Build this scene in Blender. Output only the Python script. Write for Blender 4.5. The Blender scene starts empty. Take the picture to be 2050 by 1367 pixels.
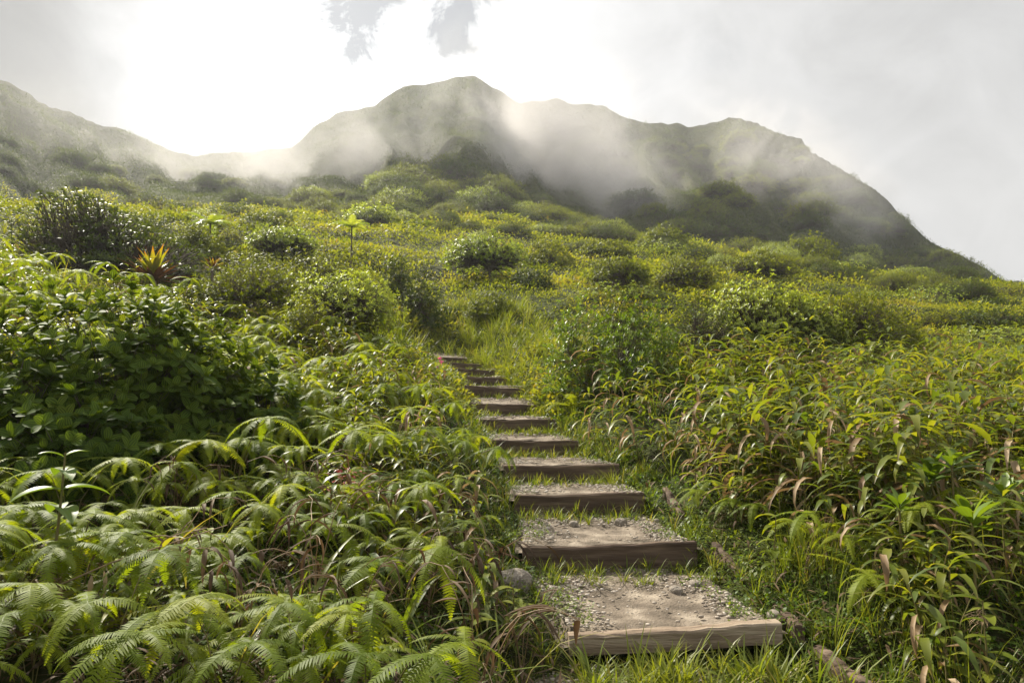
import bpy, math, random
import numpy as np
from mathutils import Vector

R = math.radians
rng = np.random.default_rng(7)
random.seed(7)
scene = bpy.context.scene
COL = scene.collection
PI = math.pi

# ------------------------------------------------------------------ camera
CZ = 1.62
F = 1367.0
PITCH = R(4.9)
cam_d = bpy.data.cameras.new("camera")
cam_d.sensor_width = 36.0
cam_d.lens = 36.0 * F / 2050.0
cam_d.clip_start = 0.05
cam_d.clip_end = 3000
cam = bpy.data.objects.new("camera", cam_d)
cam.location = (0, 0, CZ)
cam.rotation_euler = (R(90) + PITCH, 0, 0)
COL.objects.link(cam)
scene.camera = cam


def ray(X, Y):
    a = (X - 1025.0) / F
    b = (683.0 - Y) / F
    return np.array([a, math.cos(PITCH) - b * math.sin(PITCH), math.sin(PITCH) + b * math.cos(PITCH)])


def P(X, Y, D):
    v = ray(X, Y)
    v = v * (D / v[1])
    return np.array([v[0], v[1], v[2] + CZ])


# ------------------------------------------------------------------ noise
def _hash(ix, iy, seed):
    n = np.sin(ix * 127.1 + iy * 311.7 + seed * 74.7) * 43758.5453
    return n - np.floor(n)


def vnoise(x, y, seed=0):
    x = np.asarray(x, float); y = np.asarray(y, float)
    ix = np.floor(x); iy = np.floor(y)
    fx = x - ix; fy = y - iy
    fx = fx * fx * (3 - 2 * fx); fy = fy * fy * (3 - 2 * fy)
    a = _hash(ix, iy, seed); b = _hash(ix + 1, iy, seed)
    c = _hash(ix, iy + 1, seed); d = _hash(ix + 1, iy + 1, seed)
    return (a * (1 - fx) + b * fx) * (1 - fy) + (c * (1 - fx) + d * fx) * fy


def fbm(x, y, seed=0, o=4):
    s = 0; a = 0.5; t = 0
    for k in range(o):
        s = s + a * (vnoise(x, y, seed + k * 13) - 0.5) * 2
        t += a; a *= 0.5
        x = x * 2.03 + 7.3; y = y * 2.03 + 3.1
    return s / t


def sstep(a, b, x):
    t = np.clip((x - a) / (b - a), 0, 1)
    return t * t * (3 - 2 * t)


# ------------------------------------------------------------------ terrain
# (depth, left px, right px, px row of the left / right end of the top edge)
STEPS = [(4.00, 1140, 1565, 1278, 1252), (5.20, 1046, 1395, 1094, 1084), (6.30, 1030, 1290, 990, 986),
         (7.30, 1008, 1240, 931, 929), (8.40, 985, 1158, 880, 881), (9.50, 962, 1112, 838, 839),
         (10.70, 938, 1075, 806, 810), (12.00, 930, 1056, 770, 778), (13.30, 920, 1015, 751, 757),
         (14.60, 905, 998, 736, 742), (16.00, 885, 968, 723, 729), (17.40, 866, 938, 712, 717)]
SP = []
for D, xl, xr, yl, yr in STEPS:
    SP.append((P(xl, yl, D - 0.03), P(xr, yr, D + 0.03)))
_cy = [s[0] for s in STEPS]
_cx = [float((a[0] + b[0]) / 2) for a, b in SP]
_cz = [float((a[2] + b[2]) / 2) for a, b in SP]
_hw = [float((b[0] - a[0]) / 2) for a, b in SP]
PY = [-20, 1.5, 3.85] + _cy + [22, 31, 62, 90]
PZ = [CZ - 1.66, CZ - 1.62, CZ - 1.52] + [z - 0.12 for z in _cz] + [CZ + 2.95, CZ + 6.0, CZ + 16.6, CZ + 25.4]
PX = [2.6, 1.35, 1.0] + _cx + [-2.3, -3.5, -6.0, -8.0]
HW = [0.7, 0.65, 0.62] + _hw + [0.45, 0.4, 0.3, 0.3]


def path_x(y): return np.interp(y, PY, PX)
def path_z(y): return np.interp(y, PY, PZ)
def path_w(y): return np.interp(y, PY, HW)


def base_ground(x, y):
    dx = x - path_x(y)
    w = path_w(y)
    z = path_z(y)
    dl = np.maximum(-dx - w, 0)
    near = 1 - sstep(17, 30, y)
    hl = ((0.30 + 0.2 * sstep(6, 11, y)) * sstep(0, 1.1, dl)) * near + np.minimum((0.15 + 0.05 * sstep(7, 15, y)) * np.maximum(dl - 0.4, 0), 2.9) * (1 - 0.85 * sstep(24, 60, y))
    dr = np.maximum(dx - w, 0)
    kr = np.interp(y, [0, 10, 25, 60, 90], [0.0, 0.0, 0.045, 0.14, 0.16])
    hr = (0.26 + 0.26 * sstep(5, 11, y)) * sstep(0, 1.3, dr) * near - kr * np.maximum(dr - 1.5, 0)
    inpath = (1 - sstep(0.85, 1.15, np.abs(dx) / w)) * near
    hum = fbm(x * 0.22, y * 0.22, 3, 3) * 0.55 * sstep(14, 30, y) + fbm(x * 0.9, y * 0.9, 5, 2) * 0.07 * (1 - inpath)
    return z + hl + hr - 0.10 * inpath + hum


SKY = [(-1500, -60), (-700, 20), (0, 157), (60, 187), (78, 202), (140, 226), (205, 250), (228, 253), (300, 283), (350, 302), (400, 309),
       (480, 303), (585, 296), (605, 275), (640, 245), (690, 218), (750, 213), (770, 195), (810, 172), (870, 165), (920, 153), (950, 152),
       (975, 165), (1020, 195), (1040, 208), (1080, 200), (1110, 196), (1140, 203), (1210, 213), (1235, 228), (1280, 243), (1370, 247),
       (1390, 252), (1440, 240), (1475, 233), (1520, 248), (1560, 268), (1605, 278), (1617, 294), (1650, 318), (1700, 345), (1750, 375),
       (1780, 400), (1800, 425), (1850, 475), (1900, 500), (1960, 530), (2010, 560), (2050, 564), (2200, 600), (2700, 660), (3600, 720)]
SD = [(-1500, 150), (0, 155), (200, 190), (350, 235), (590, 240), (640, 215), (920, 215), (1200, 205), (1480, 190), (1700, 165), (1850, 140), (2010, 118), (2200, 112), (3600, 112)]
_sx = [a for a, _ in SKY]
_se = []
for a, b in SKY:
    v = ray(a, b); _se.append(v[2] / v[1])
# column px -> world x/y : use the mean elevation factor
def t2X(t, e):
    # exact: world dir (t,1,e) -> camera px
    cz = math.cos(PITCH) + e * math.sin(PITCH)
    return 1025 + F * t / cz


def terrain(x, y):
    x = np.asarray(x, float); y = np.asarray(y, float)
    zb0 = base_ground(x, y)
    yy = np.maximum(y, 20.0)
    t = x / yy
    X = t2X(t, 0.3)
    es = np.interp(X, _sx, _se)
    X = t2X(t, es)
    es = np.interp(X, _sx, _se)
    Dr = np.interp(X, [a for a, _ in SD], [b for _, b in SD])
    Db = np.interp(X, [-300, 200, 700, 1300, 1900, 2300], [50, 58, 74, 72, 78, 80])
    zb = base_ground(t * Db, Db)
    eb = (zb - CZ) / Db
    s = np.clip((yy - Db) / (Dr - Db), 0, 1)
    g = s ** 0.92
    rid = np.abs(fbm(t * 11 + 0.8 * s, s * 1.6, 21, 3))
    gul = (0.16 - np.sqrt(rid * rid + 0.002)) * 0.19 * np.sin(PI * np.clip(s, 0, 1)) ** 0.8
    small = fbm(x * 0.05, y * 0.05, 9, 4) * 0.022 * np.sin(PI * s) ** 0.6
    e = eb + (es - eb) * g + (gul + small) * np.clip((es - eb) * 4, 0, 1)
    # knoll in front of the main face
    kx = (t - (-0.115)) / 0.075
    e = e + 0.035 * np.exp(-kx * kx) * np.exp(-((s - 0.22) / 0.12) ** 2)
    e = e + fbm(t * 60, s * 0.0 + 2.0, 33, 3) * 0.0032 * sstep(0.8, 1.0, s)
    zm = CZ + e * yy
    zm = zm - np.maximum(yy - Dr, 0) * 0.55
    m = sstep(-2, 6, yy - Db)
    return np.where(y < 40, zb0, zb0 * (1 - m) + zm * m)


def G(x, y):
    return float(terrain(np.array([x]), np.array([y]))[0])


def hit(X, Y, dmin=2.0, dmax=240.0):
    v = ray(X, Y)
    d = np.geomspace(dmin, dmax, 1500)
    px = v[0] / v[1] * d; pz = v[2] / v[1] * d + CZ
    g = terrain(px, d)
    k = np.argmax(g >= pz)
    if g[k] < pz[k]:
        k = len(d) - 1
    return float(px[k]), float(d[k]), float(g[k])


# ------------------------------------------------------------------ mesh helpers
class Geo:
    def __init__(self):
        self.V = []; self.A = []; self.F = []; self.n = 0

    def add(self, v, f, a, m=0):
        v = np.asarray(v, np.float32).reshape(-1, 3)
        a = np.asarray(a, np.float32).reshape(-1, 3)
        f = np.asarray(f, np.int64)
        self.V.append(v); self.A.append(a); self.F.append((f + self.n, m)); self.n += len(v)

    def merge(self, o, m=None):
        if o.n == 0:
            return
        for f, mm in o.F:
            self.F.append((f + self.n, mm if m is None else m))
        self.V += o.V; self.A += o.A; self.n += o.n

    def mesh(self, name, mats, smooth=True):
        me = bpy.data.meshes.new(name)
        V = np.concatenate(self.V); A = np.concatenate(self.A)
        loops = []; starts = []; mi = []; c = 0
        for f, m in self.F:
            k = f.shape[1]
            loops.append(f.ravel())
            starts.append(c + np.arange(len(f)) * k); c += f.size
            mi.append(np.full(len(f), m, np.int32))
        L = np.concatenate(loops).astype(np.int32); S = np.concatenate(starts).astype(np.int32); MI = np.concatenate(mi)
        me.vertices.add(len(V)); me.vertices.foreach_set("co", V.ravel())
        me.loops.add(len(L)); me.loops.foreach_set("vertex_index", L)
        me.polygons.add(len(S)); me.polygons.foreach_set("loop_start", S)
        me.polygons.foreach_set("material_index", MI)
        me.polygons.foreach_set("use_smooth", np.full(len(S), smooth, bool))
        at = me.attributes.new("luv", 'FLOAT_VECTOR', 'POINT')
        at.data.foreach_set("vector", A.ravel())
        for m in (mats if isinstance(mats, (list, tuple)) else [mats]):
            me.materials.append(m)
        me.update(calc_edges=True)
        me.validate()
        return me


def nrm(v):
    return v / np.maximum(np.linalg.norm(v, axis=-1, keepdims=True), 1e-9)


def arr(v, n):
    return np.broadcast_to(np.asarray(v, float), (n,)).copy()


PROF = {
    'lance': lambda s: np.clip(np.sin(PI * np.clip(s, 0, 1) ** 0.62) ** 0.85, 0.03, 1),
    'blade': lambda s: np.clip((0.75 + 0.25 * np.sin(PI * s)) * (1 - s ** 3.0), 0.03, 1),
    'ovate': lambda s: np.clip(np.sin(PI * np.clip(s * 0.97 + 0.02, 0, 1) ** 0.8) ** 0.75, 0.05, 1),
    'obov': lambda s: np.clip(np.sin(PI * np.clip(s * 0.94 + 0.03, 0, 1) ** 1.45) ** 0.75, 0.05, 1),
    'oval': lambda s: np.clip(np.sin(PI * np.clip(s * 0.95 + 0.02, 0, 1) ** 1.05) ** 0.6, 0.08, 1),
}


def leaves(geo, base, d, up, L, W, bend, nseg=3, prof='lance', fold=0.12, cols=3, rnd=None, m=0, s0=0.0):
    base = np.asarray(base, float); N = len(base)
    if N == 0:
        return
    d = nrm(np.asarray(d, float)); up = np.broadcast_to(np.asarray(up, float), (N, 3))
    L = arr(L, N); W = arr(W, N); a = arr(bend, N)
    a = np.where(np.abs(a) < 1e-3, 1e-3, a)
    side = np.cross(d, up)
    bad = np.linalg.norm(side, axis=1) < 1e-3
    side[bad] = np.cross(d[bad], np.array([1, 0.1, 0]))
    side = nrm(side); n2 = np.cross(side, d)
    s = np.linspace(0, 1, nseg + 1)
    w = PROF[prof](s)
    as_ = a[:, None] * s[None]
    pos = base[:, None] + L[:, None, None] * (d[:, None] * (np.sin(as_) / a[:, None])[..., None] - n2[:, None] * ((1 - np.cos(as_)) / a[:, None])[..., None])
    ns = n2[:, None] * np.cos(as_)[..., None] + d[:, None] * np.sin(as_)[..., None]
    c = np.array([-1, 0, 1.0]) if cols == 3 else np.array([-1, 1.0])
    hw = (W[:, None] * w[None] * 0.5)
    v = pos[:, :, None] + side[:, None, None] * (hw[:, :, None] * c)[..., None] + ns[:, :, None] * (hw[:, :, None] * np.abs(c) * fold * 2)[..., None]
    rnd = rng.random(N) if rnd is None else arr(rnd, N)
    A = np.empty(v.shape)
    A[..., 0] = c; A[..., 1] = s[None, :, None]; A[..., 2] = rnd[:, None, None]
    K = len(c)
    i = np.arange(nseg)[:, None]; j = np.arange(K - 1)[None]
    f = np.stack([i * K + j, i * K + j + 1, (i + 1) * K + j + 1, (i + 1) * K + j], -1).reshape(-1, 4)
    f = (f[None] + (np.arange(N) * (nseg + 1) * K)[:, None, None]).reshape(-1, 4)
    geo.add(v, f, A, m)


def tubes(geo, pts, rad, sides=5, m=0, rnd=None):
    pts = np.asarray(pts, float)
    if pts.ndim == 2:
        pts = pts[None]
    N, K, _ = pts.shape
    if N == 0:
        return
    rad = np.broadcast_to(np.asarray(rad, float), (N, K))
    tan = nrm(np.gradient(pts, axis=1))
    ref = np.where(np.abs(tan[..., 2:3]) > 0.9, np.array([1.0, 0, 0]), np.array([0, 0, 1.0]))
    u = nrm(np.cross(tan, ref)); w = np.cross(tan, u)
    th = np.arange(sides) / sides * 2 * PI
    v = pts[:, :, None] + rad[:, :, None, None] * (u[:, :, None] * np.cos(th)[:, None] + w[:, :, None] * np.sin(th)[:, None])
    A = np.empty(v.shape)
    A[..., 0] = np.cos(th); A[..., 1] = np.linspace(0, 1, K)[None, :, None]
    A[..., 2] = (rng.random(N) if rnd is None else arr(rnd, N))[:, None, None]
    i = np.arange(K - 1)[:, None]; j = np.arange(sides)[None]; j2 = (j + 1) % sides
    f = np.stack([i * sides + j, i * sides + j2, (i + 1) * sides + j2, (i + 1) * sides + j], -1).reshape(-1, 4)
    f = (f[None] + (np.arange(N) * K * sides)[:, None, None]).reshape(-1, 4)
    geo.add(v, f, A, m)


def pinnate(geo, base, d, up, L, W, bend, K=20, m=0, rnd=None, sweep=0.35, hang=0.18, duty=0.8, pwr=0.8):
    """Fern blades: a rib with K pairs of leaflets, N at once."""
    base = np.asarray(base, float); N = len(base)
    if N == 0:
        return
    d = nrm(np.asarray(d, float)); up = np.broadcast_to(np.asarray(up, float), (N, 3))
    L = arr(L, N); W = arr(W, N); a = arr(bend, N); a = np.where(np.abs(a) < 1e-3, 1e-3, a)
    side = nrm(np.cross(d, up)); n2 = np.cross(side, d)
    rnd = rng.random(N) if rnd is None else arr(rnd, N)

    def at(s):
        q = a[:, None] * s[None]
        p = base[:, None] + L[:, None, None] * (d[:, None] * (np.sin(q) / a[:, None])[..., None] - n2[:, None] * ((1 - np.cos(q)) / a[:, None])[..., None])
        t = d[:, None] * np.cos(q)[..., None] - n2[:, None] * np.sin(q)[..., None]
        nn = n2[:, None] * np.cos(q)[..., None] + d[:, None] * np.sin(q)[..., None]
        return p, t, nn
    s = (np.arange(K) + 0.6) / (K + 0.4)
    p, t, nn = at(s)
    prof = (np.clip(np.sin(PI * (0.12 + 0.88 * s) ** 0.75), 0.0, 1) ** pwr) * 0.97 + 0.03
    step = L / (K + 0.4)
    ll = (W[:, None] * 0.5 * prof[None]) * (1 + rng.normal(0, 0.07, (N, K)))
    hb = (step * duty * 0.5)[:, None, None]
    for sg in (-1, 1):
        o = nrm(side[:, None] * sg + t * sweep - nn * hang)
        jit = rng.normal(0, 0.06, (N, K, 3)); o = nrm(o + jit)
        b0 = p - t * hb; b1 = p + t * hb
        mid = p + o * ll[..., None] * 0.55
        tip = p + o * ll[..., None] - nn * (ll * hang * 0.5)[..., None]
        v = np.stack([b0, mid - t * hb * 0.9, tip, mid + t * hb * 0.75, b1], 2)
        A = np.empty(v.shape)
        A[..., 0] = np.array([0.0, 0.6, 1, 0.6, 0]); A[..., 1] = s[None, :, None]; A[..., 2] = rnd[:, None, None]
        f = (np.arange(N * K) * 5)[:, None] + np.array([0, 1, 2, 3, 4])
        if sg > 0:
            f = f[:, ::-1]
        geo.add(v, f, A, m)
    s = np.linspace(0, 1, 7)
    p, t, nn = at(s)
    hw = (0.012 * W[:, None] + 0.0008) * (1 - 0.8 * s[None])
    v = np.stack([p - side[:, None] * hw[..., None], p + side[:, None] * hw[..., None]], 2) + nn[:, :, None] * 0.0012
    A = np.empty(v.shape); A[..., 0] = 0; A[..., 1] = s[None, :, None]; A[..., 2] = rnd[:, None, None]
    i = np.arange(6)
    f = np.stack([i * 2, i * 2 + 1, i * 2 + 3, i * 2 + 2], -1)
    f = (f[None] + (np.arange(N) * 14)[:, None, None]).reshape(-1, 4)
    geo.add(v, f, A, m)


def rand_dir(n, zlo=-1, zhi=1):
    z = rng.uniform(zlo, zhi, n); a = rng.uniform(0, 2 * PI, n); r = np.sqrt(1 - z * z)
    return np.stack([r * np.cos(a), r * np.sin(a), z], -1)


def rosettes(geo, pos, axis, n, L, W, spread=1.0, bend=0.5, prof='obov', nseg=2, m=0, fold=0.15, cols=3, young=False, rnd=None, ljit=0.2, turn=2.4):
    """n leaves around each axis at pos."""
    M = len(pos)
    if M == 0:
        return
    axis = nrm(axis)
    ref = np.where(np.abs(axis[:, 2:3]) > 0.85, np.array([1.0, 0, 0]), np.array([0, 0, 1.0]))
    u = nrm(np.cross(axis, ref)); w = np.cross(axis, u)
    L = arr(L, M); W = arr(W, M)
    a0 = rng.uniform(0, 2 * PI, M)
    k = np.arange(n)
    th = a0[:, None] + k[None] * turn + (k[None] // 2 * (PI / 2) if turn > 3 else 0) + rng.normal(0, 0.2 if turn < 3 else 0.1, (M, n))
    f = (k + 0.5) / n
    open_ = spread * (0.35 + 0.75 * f[None]) + rng.normal(0, 0.12, (M, n))
    rd = u[:, None] * np.cos(th)[..., None] + w[:, None] * np.sin(th)[..., None]
    d = axis[:, None] * np.cos(open_)[..., None] + rd * np.sin(open_)[..., None]
    up = axis[:, None] * np.sin(open_)[..., None] - rd * np.cos(open_)[..., None]
    ll = L[:, None] * (0.6 + 0.4 * np.sqrt(f))[None] * (1 + rng.normal(0, ljit, (M, n)))
    ww = W[:, None] * (0.65 + 0.35 * np.sqrt(f))[None] * np.ones((M, n))
    b = pos[:, None] - axis[:, None] * (L[:, None] * 0.25 * f[None])[..., None]
    r = (rng.random(M) if rnd is None else rnd)[:, None] * 0.6 + 0.4 * rng.random((M, n))
    if young:
        r = r * 0.55 + 0.45 * (1 - f[None])
    leaves(geo, b.reshape(-1, 3), d.reshape(-1, 3), up.reshape(-1, 3), ll.ravel(), ww.ravel(), bend, nseg, prof, fold, cols, r.ravel(), m)


# ------------------------------------------------------------------ materials
def new_mat(name):
    m = bpy.data.materials.new(name); m.use_nodes = True
    nt = m.node_tree; nt.nodes.clear()
    out = nt.nodes.new("ShaderNodeOutputMaterial")
    return m, nt, out


def ramp(nt, stops, fac=None, interp='LINEAR'):
    r = nt.nodes.new("ShaderNodeValToRGB"); cr = r.color_ramp; cr.interpolation = interp
    n = len(stops)
    while len(cr.elements) < n:
        cr.elements.new(0.5)
    for i, (p, c) in enumerate(stops):
        cr.elements[i].position = p; cr.elements[i].color = (*c, 1)
    if fac is not None:
        nt.links.new(fac, r.inputs[0])
    return r


def math_n(nt, op, a, b=None, clamp=False):
    n = nt.nodes.new("ShaderNodeMath"); n.operation = op; n.use_clamp = clamp
    for i, v in enumerate((a, b)):
        if v is None:
            continue
        if hasattr(v, 'links') or hasattr(v, 'is_linked'):
            nt.links.new(v, n.inputs[i])
        else:
            n.inputs[i].default_value = v
    return n.outputs[0]


def mixc(nt, fac, a, b, mode='MIX'):
    n = nt.nodes.new("ShaderNodeMix"); n.data_type = 'RGBA'; n.blend_type = mode
    for s, v in ((0, fac), (6, a), (7, b)):
        if hasattr(v, 'is_linked'):
            nt.links.new(v, n.inputs[s])
        elif s == 0:
            n.inputs[0].default_value = v
        else:
            n.inputs[s].default_value = (*v, 1)
    return n.outputs[2]


def leaf_mat(name, stops, trans=0.4, rough=0.42, spec=0.5, vein=0.0, vcol=None, grad=None, tmul=(2.1, 1.9, 0.5), wild=0.25, tone=(1.2, 1.0, 0.78)):
    m, nt, out = new_mat(name)
    at = nt.nodes.new("ShaderNodeAttribute"); at.attribute_name = "luv"
    sp = nt.nodes.new("ShaderNodeSeparateXYZ"); nt.links.new(at.outputs["Vector"], sp.inputs[0])
    oi = nt.nodes.new("ShaderNodeObjectInfo")
    w = math_n(nt, 'ADD', math_n(nt, 'MULTIPLY', sp.outputs[2], 1 - wild), math_n(nt, 'MULTIPLY', oi.outputs["Random"], wild))
    n = len(stops)
    col = ramp(nt, [(i / max(1, n - 1), c) for i, c in enumerate(stops)], w).outputs[0]
    col = mixc(nt, 1.0, col, tone, 'MULTIPLY')
    if grad:
        g = ramp(nt, [(0.0, (0, 0, 0)), (grad[0], (0, 0, 0)), (1.0, (1, 1, 1))], sp.outputs[1]).outputs[0]
        col = mixc(nt, g, col, grad[1])
    if vein > 0:
        au = math_n(nt, 'ABSOLUTE', sp.outputs[0])
        # long curved veins: midrib and two side pairs
        t = math_n(nt, 'PINGPONG', au, 0.27)
        v = ramp(nt, [(0.0, (1, 1, 1)), (0.06, (1, 1, 1)), (0.11, (0, 0, 0)), (1, (0, 0, 0))], t).outputs[0]
        col = mixc(nt, math_n(nt, 'MULTIPLY', v, vein), col, vcol or (0.16, 0.2, 0.06))
    bs = nt.nodes.new("ShaderNodeBsdfPrincipled")
    nt.links.new(col, bs.inputs["Base Color"]); bs.inputs["Roughness"].default_value = rough
    bs.inputs["Specular IOR Level"].default_value = spec
    tr = nt.nodes.new("ShaderNodeBsdfTranslucent")
    tc = mixc(nt, 1.0, col, tmul, 'MULTIPLY')
    nt.links.new(tc, tr.inputs[0])
    mx = nt.nodes.new("ShaderNodeMixShader"); mx.inputs[0].default_value = trans
    nt.links.new(bs.outputs[0], mx.inputs[1]); nt.links.new(tr.outputs[0], mx.inputs[2])
    nt.links.new(mx.outputs[0], out.inputs[0])
    return m


def rough_mat(name, stops, scale=8.0, rough=0.9, stretch=(1, 1, 1), bump=0.3, detail=6, spec=0.2, coord='Object', bscale=None):
    m, nt, out = new_mat(name)
    tc = nt.nodes.new("ShaderNodeTexCoord")
    mp = nt.nodes.new("ShaderNodeMapping"); mp.inputs["Scale"].default_value = stretch
    nt.links.new(tc.outputs[coord], mp.inputs[0])
    nz = nt.nodes.new("ShaderNodeTexNoise"); nz.inputs["Scale"].default_value = scale; nz.inputs["Detail"].default_value = detail
    nt.links.new(mp.outputs[0], nz.inputs["Vector"])
    n = len(stops)
    col = ramp(nt, [(0.28 + 0.44 * i / max(1, n - 1), c) for i, c in enumerate(stops)], nz.outputs["Fac"]).outputs[0]
    bs = nt.nodes.new("ShaderNodeBsdfPrincipled"); bs.inputs["Roughness"].default_value = rough
    bs.inputs["Specular IOR Level"].default_value = spec
    nt.links.new(col, bs.inputs["Base Color"])
    nz2 = nt.nodes.new("ShaderNodeTexNoise"); nz2.inputs["Scale"].default_value = bscale or scale * 3; nz2.inputs["Detail"].default_value = 4
    nt.links.new(mp.outputs[0], nz2.inputs["Vector"])
    bp = nt.nodes.new("ShaderNodeBump"); bp.inputs["Strength"].default_value = bump; bp.inputs["Distance"].default_value = 0.02
    nt.links.new(nz2.outputs["Fac"], bp.inputs["Height"]); nt.links.new(bp.outputs[0], bs.inputs["Normal"])
    nt.links.new(bs.outputs[0], out.inputs[0])
    return m


M = {}
M['fern'] = leaf_mat("fern_leaf", [(0.06, 0.11, 0.010), (0.11, 0.18, 0.015), (0.17, 0.24, 0.022), (0.23, 0.27, 0.035)], 0.48, 0.55, 0.2, tone=(1.2, 1.02, 0.8))
M['fern_dead'] = leaf_mat("dead_fern_leaf", [(0.05, 0.03, 0.02), (0.10, 0.066, 0.037), (0.16, 0.11, 0.06)], 0.2, 0.7, 0.2, tmul=(1.2, 1, 0.8), tone=(1, 1, 1))
M['cane'] = leaf_mat("cane_leaf", [(0.04, 0.085, 0.018), (0.075, 0.125, 0.022), (0.12, 0.17, 0.028), (0.16, 0.195, 0.038)], 0.46, 0.42, 0.4, grad=(0.8, (0.2, 0.15, 0.07)))
M['cane_dead'] = leaf_mat("dead_cane_leaf", [(0.16, 0.10, 0.05), (0.29, 0.20, 0.11), (0.42, 0.32, 0.20)], 0.25, 0.6, 0.3, tmul=(1.2, 1.05, 0.8), tone=(1, 1, 1))
M['grass'] = leaf_mat("grass_blade", [(0.05, 0.10, 0.015), (0.09, 0.15, 0.022), (0.13, 0.19, 0.03), (0.16, 0.20, 0.045), (0.21, 0.20, 0.08)], 0.42, 0.45, 0.3, tone=(1.2, 1.0, 0.85), tmul=(1.75, 1.65, 0.5))
M['veined'] = leaf_mat("veined_leaf", [(0.035, 0.075, 0.014), (0.055, 0.11, 0.018), (0.09, 0.16, 0.024), (0.17, 0.25, 0.04)], 0.25, 0.6, 0.08, vein=0.7, vcol=(0.006, 0.016, 0.005))
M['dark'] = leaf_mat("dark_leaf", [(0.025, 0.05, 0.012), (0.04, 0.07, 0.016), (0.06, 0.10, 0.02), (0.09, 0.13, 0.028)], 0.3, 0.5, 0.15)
M['mid'] = leaf_mat("shrub_leaf", [(0.05, 0.085, 0.012), (0.08, 0.125, 0.017), (0.12, 0.17, 0.025), (0.16, 0.20, 0.035)], 0.38, 0.5, 0.15)
M['lime'] = leaf_mat("bright_leaf", [(0.09, 0.15, 0.02), (0.16, 0.23, 0.035), (0.27, 0.34, 0.08), (0.37, 0.43, 0.15)], 0.4, 0.42, 0.4, tone=(1.08, 1, 0.85), tmul=(1.75, 1.7, 0.5))  # paler stops put the glossy sheen of lit leaves into the base colour
M['fresh'] = leaf_mat("fresh_leaf", [(0.05, 0.10, 0.012), (0.08, 0.15, 0.018), (0.13, 0.21, 0.03)], 0.35, 0.4, 0.35, vein=0.35, vcol=(0.1, 0.22, 0.06))
M['cover'] = leaf_mat("cover_leaf", [(0.04, 0.07, 0.012), (0.085, 0.13, 0.02), (0.14, 0.19, 0.03), (0.18, 0.215, 0.045), (0.13, 0.12, 0.045)], 0.42, 0.55, 0.1, wild=0.0, tone=(1.16, 1, 0.8))
M['weed'] = leaf_mat("weed_leaf", [(0.03, 0.075, 0.012), (0.05, 0.11, 0.018), (0.08, 0.14, 0.025), (0.12, 0.17, 0.035)], 0.38, 0.5, 0.25, wild=0.0)
M['scrub'] = leaf_mat("scrub_leaf", [(0.02, 0.03, 0.008), (0.042, 0.06, 0.012), (0.075, 0.105, 0.02), (0.11, 0.115, 0.033)], 0.3, 0.6, 0.15, wild=0.0, tone=(1.0, 1.03, 0.85))
M['brom'] = leaf_mat("bromeliad_leaf", [(0.18, 0.22, 0.025), (0.25, 0.25, 0.025), (0.27, 0.22, 0.025), (0.15, 0.10, 0.025)], 0.5, 0.35, 0.4, grad=(0.74, (0.34, 0.11, 0.015)), tmul=(1.4, 1.3, 0.4), tone=(1, 1, 1))
M['bromdry'] = leaf_mat("bromeliad_dry_leaf", [(0.07, 0.04, 0.025), (0.13, 0.075, 0.04)], 0.25, 0.5, 0.3, tmul=(1.3, 1, 0.6))
M['stem'] = rough_mat("green_stem", [(0.10, 0.11, 0.03), (0.16, 0.13, 0.05), (0.17, 0.15, 0.06)], 20, 0.6, bump=0.1)
M['bark'] = rough_mat("bark", [(0.05, 0.04, 0.03), (0.10, 0.08, 0.06), (0.17, 0.14, 0.11)], 14, 0.9, (1, 1, 0.3), bump=0.5)
M['wood'] = rough_mat("old_timber", [(0.055, 0.036, 0.025), (0.10, 0.07, 0.05), (0.19, 0.14, 0.10)], 3.2, 0.85, (0.6, 4, 7), bump=0.5, bscale=14)
M['palewood'] = rough_mat("bleached_timber", [(0.12, 0.085, 0.06), (0.26, 0.20, 0.145), (0.40, 0.33, 0.25)], 3.0, 0.85, (0.5, 7, 7), bump=0.6, bscale=12)
M['rock'] = rough_mat("grey_rock", [(0.16, 0.135, 0.11), (0.30, 0.26, 0.215), (0.44, 0.40, 0.34)], 9, 0.9, bump=0.6)
M['pebble'] = leaf_mat("pebble_stone", [(0.24, 0.20, 0.16), (0.38, 0.33, 0.275), (0.54, 0.49, 0.43)], 0.0, 0.85, 0.25, wild=0.0, tone=(1, 1, 1))
M['dirt'] = rough_mat("path_dirt", [(0.06, 0.048, 0.035), (0.17, 0.138, 0.105), (0.33, 0.28, 0.22)], 5.5, 0.95, bump=0.7, detail=10, bscale=60)
M['pink'] = leaf_mat("pink_petal", [(0.55, 0.10, 0.30), (0.65, 0.2, 0.42)], 0.35, 0.5, tmul=(1, 1, 1))
M['plume'] = leaf_mat("dry_plume", [(0.40, 0.35, 0.28), (0.58, 0.52, 0.44)], 0.4, 0.7, 0.2, tmul=(1, 1, 1))


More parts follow.
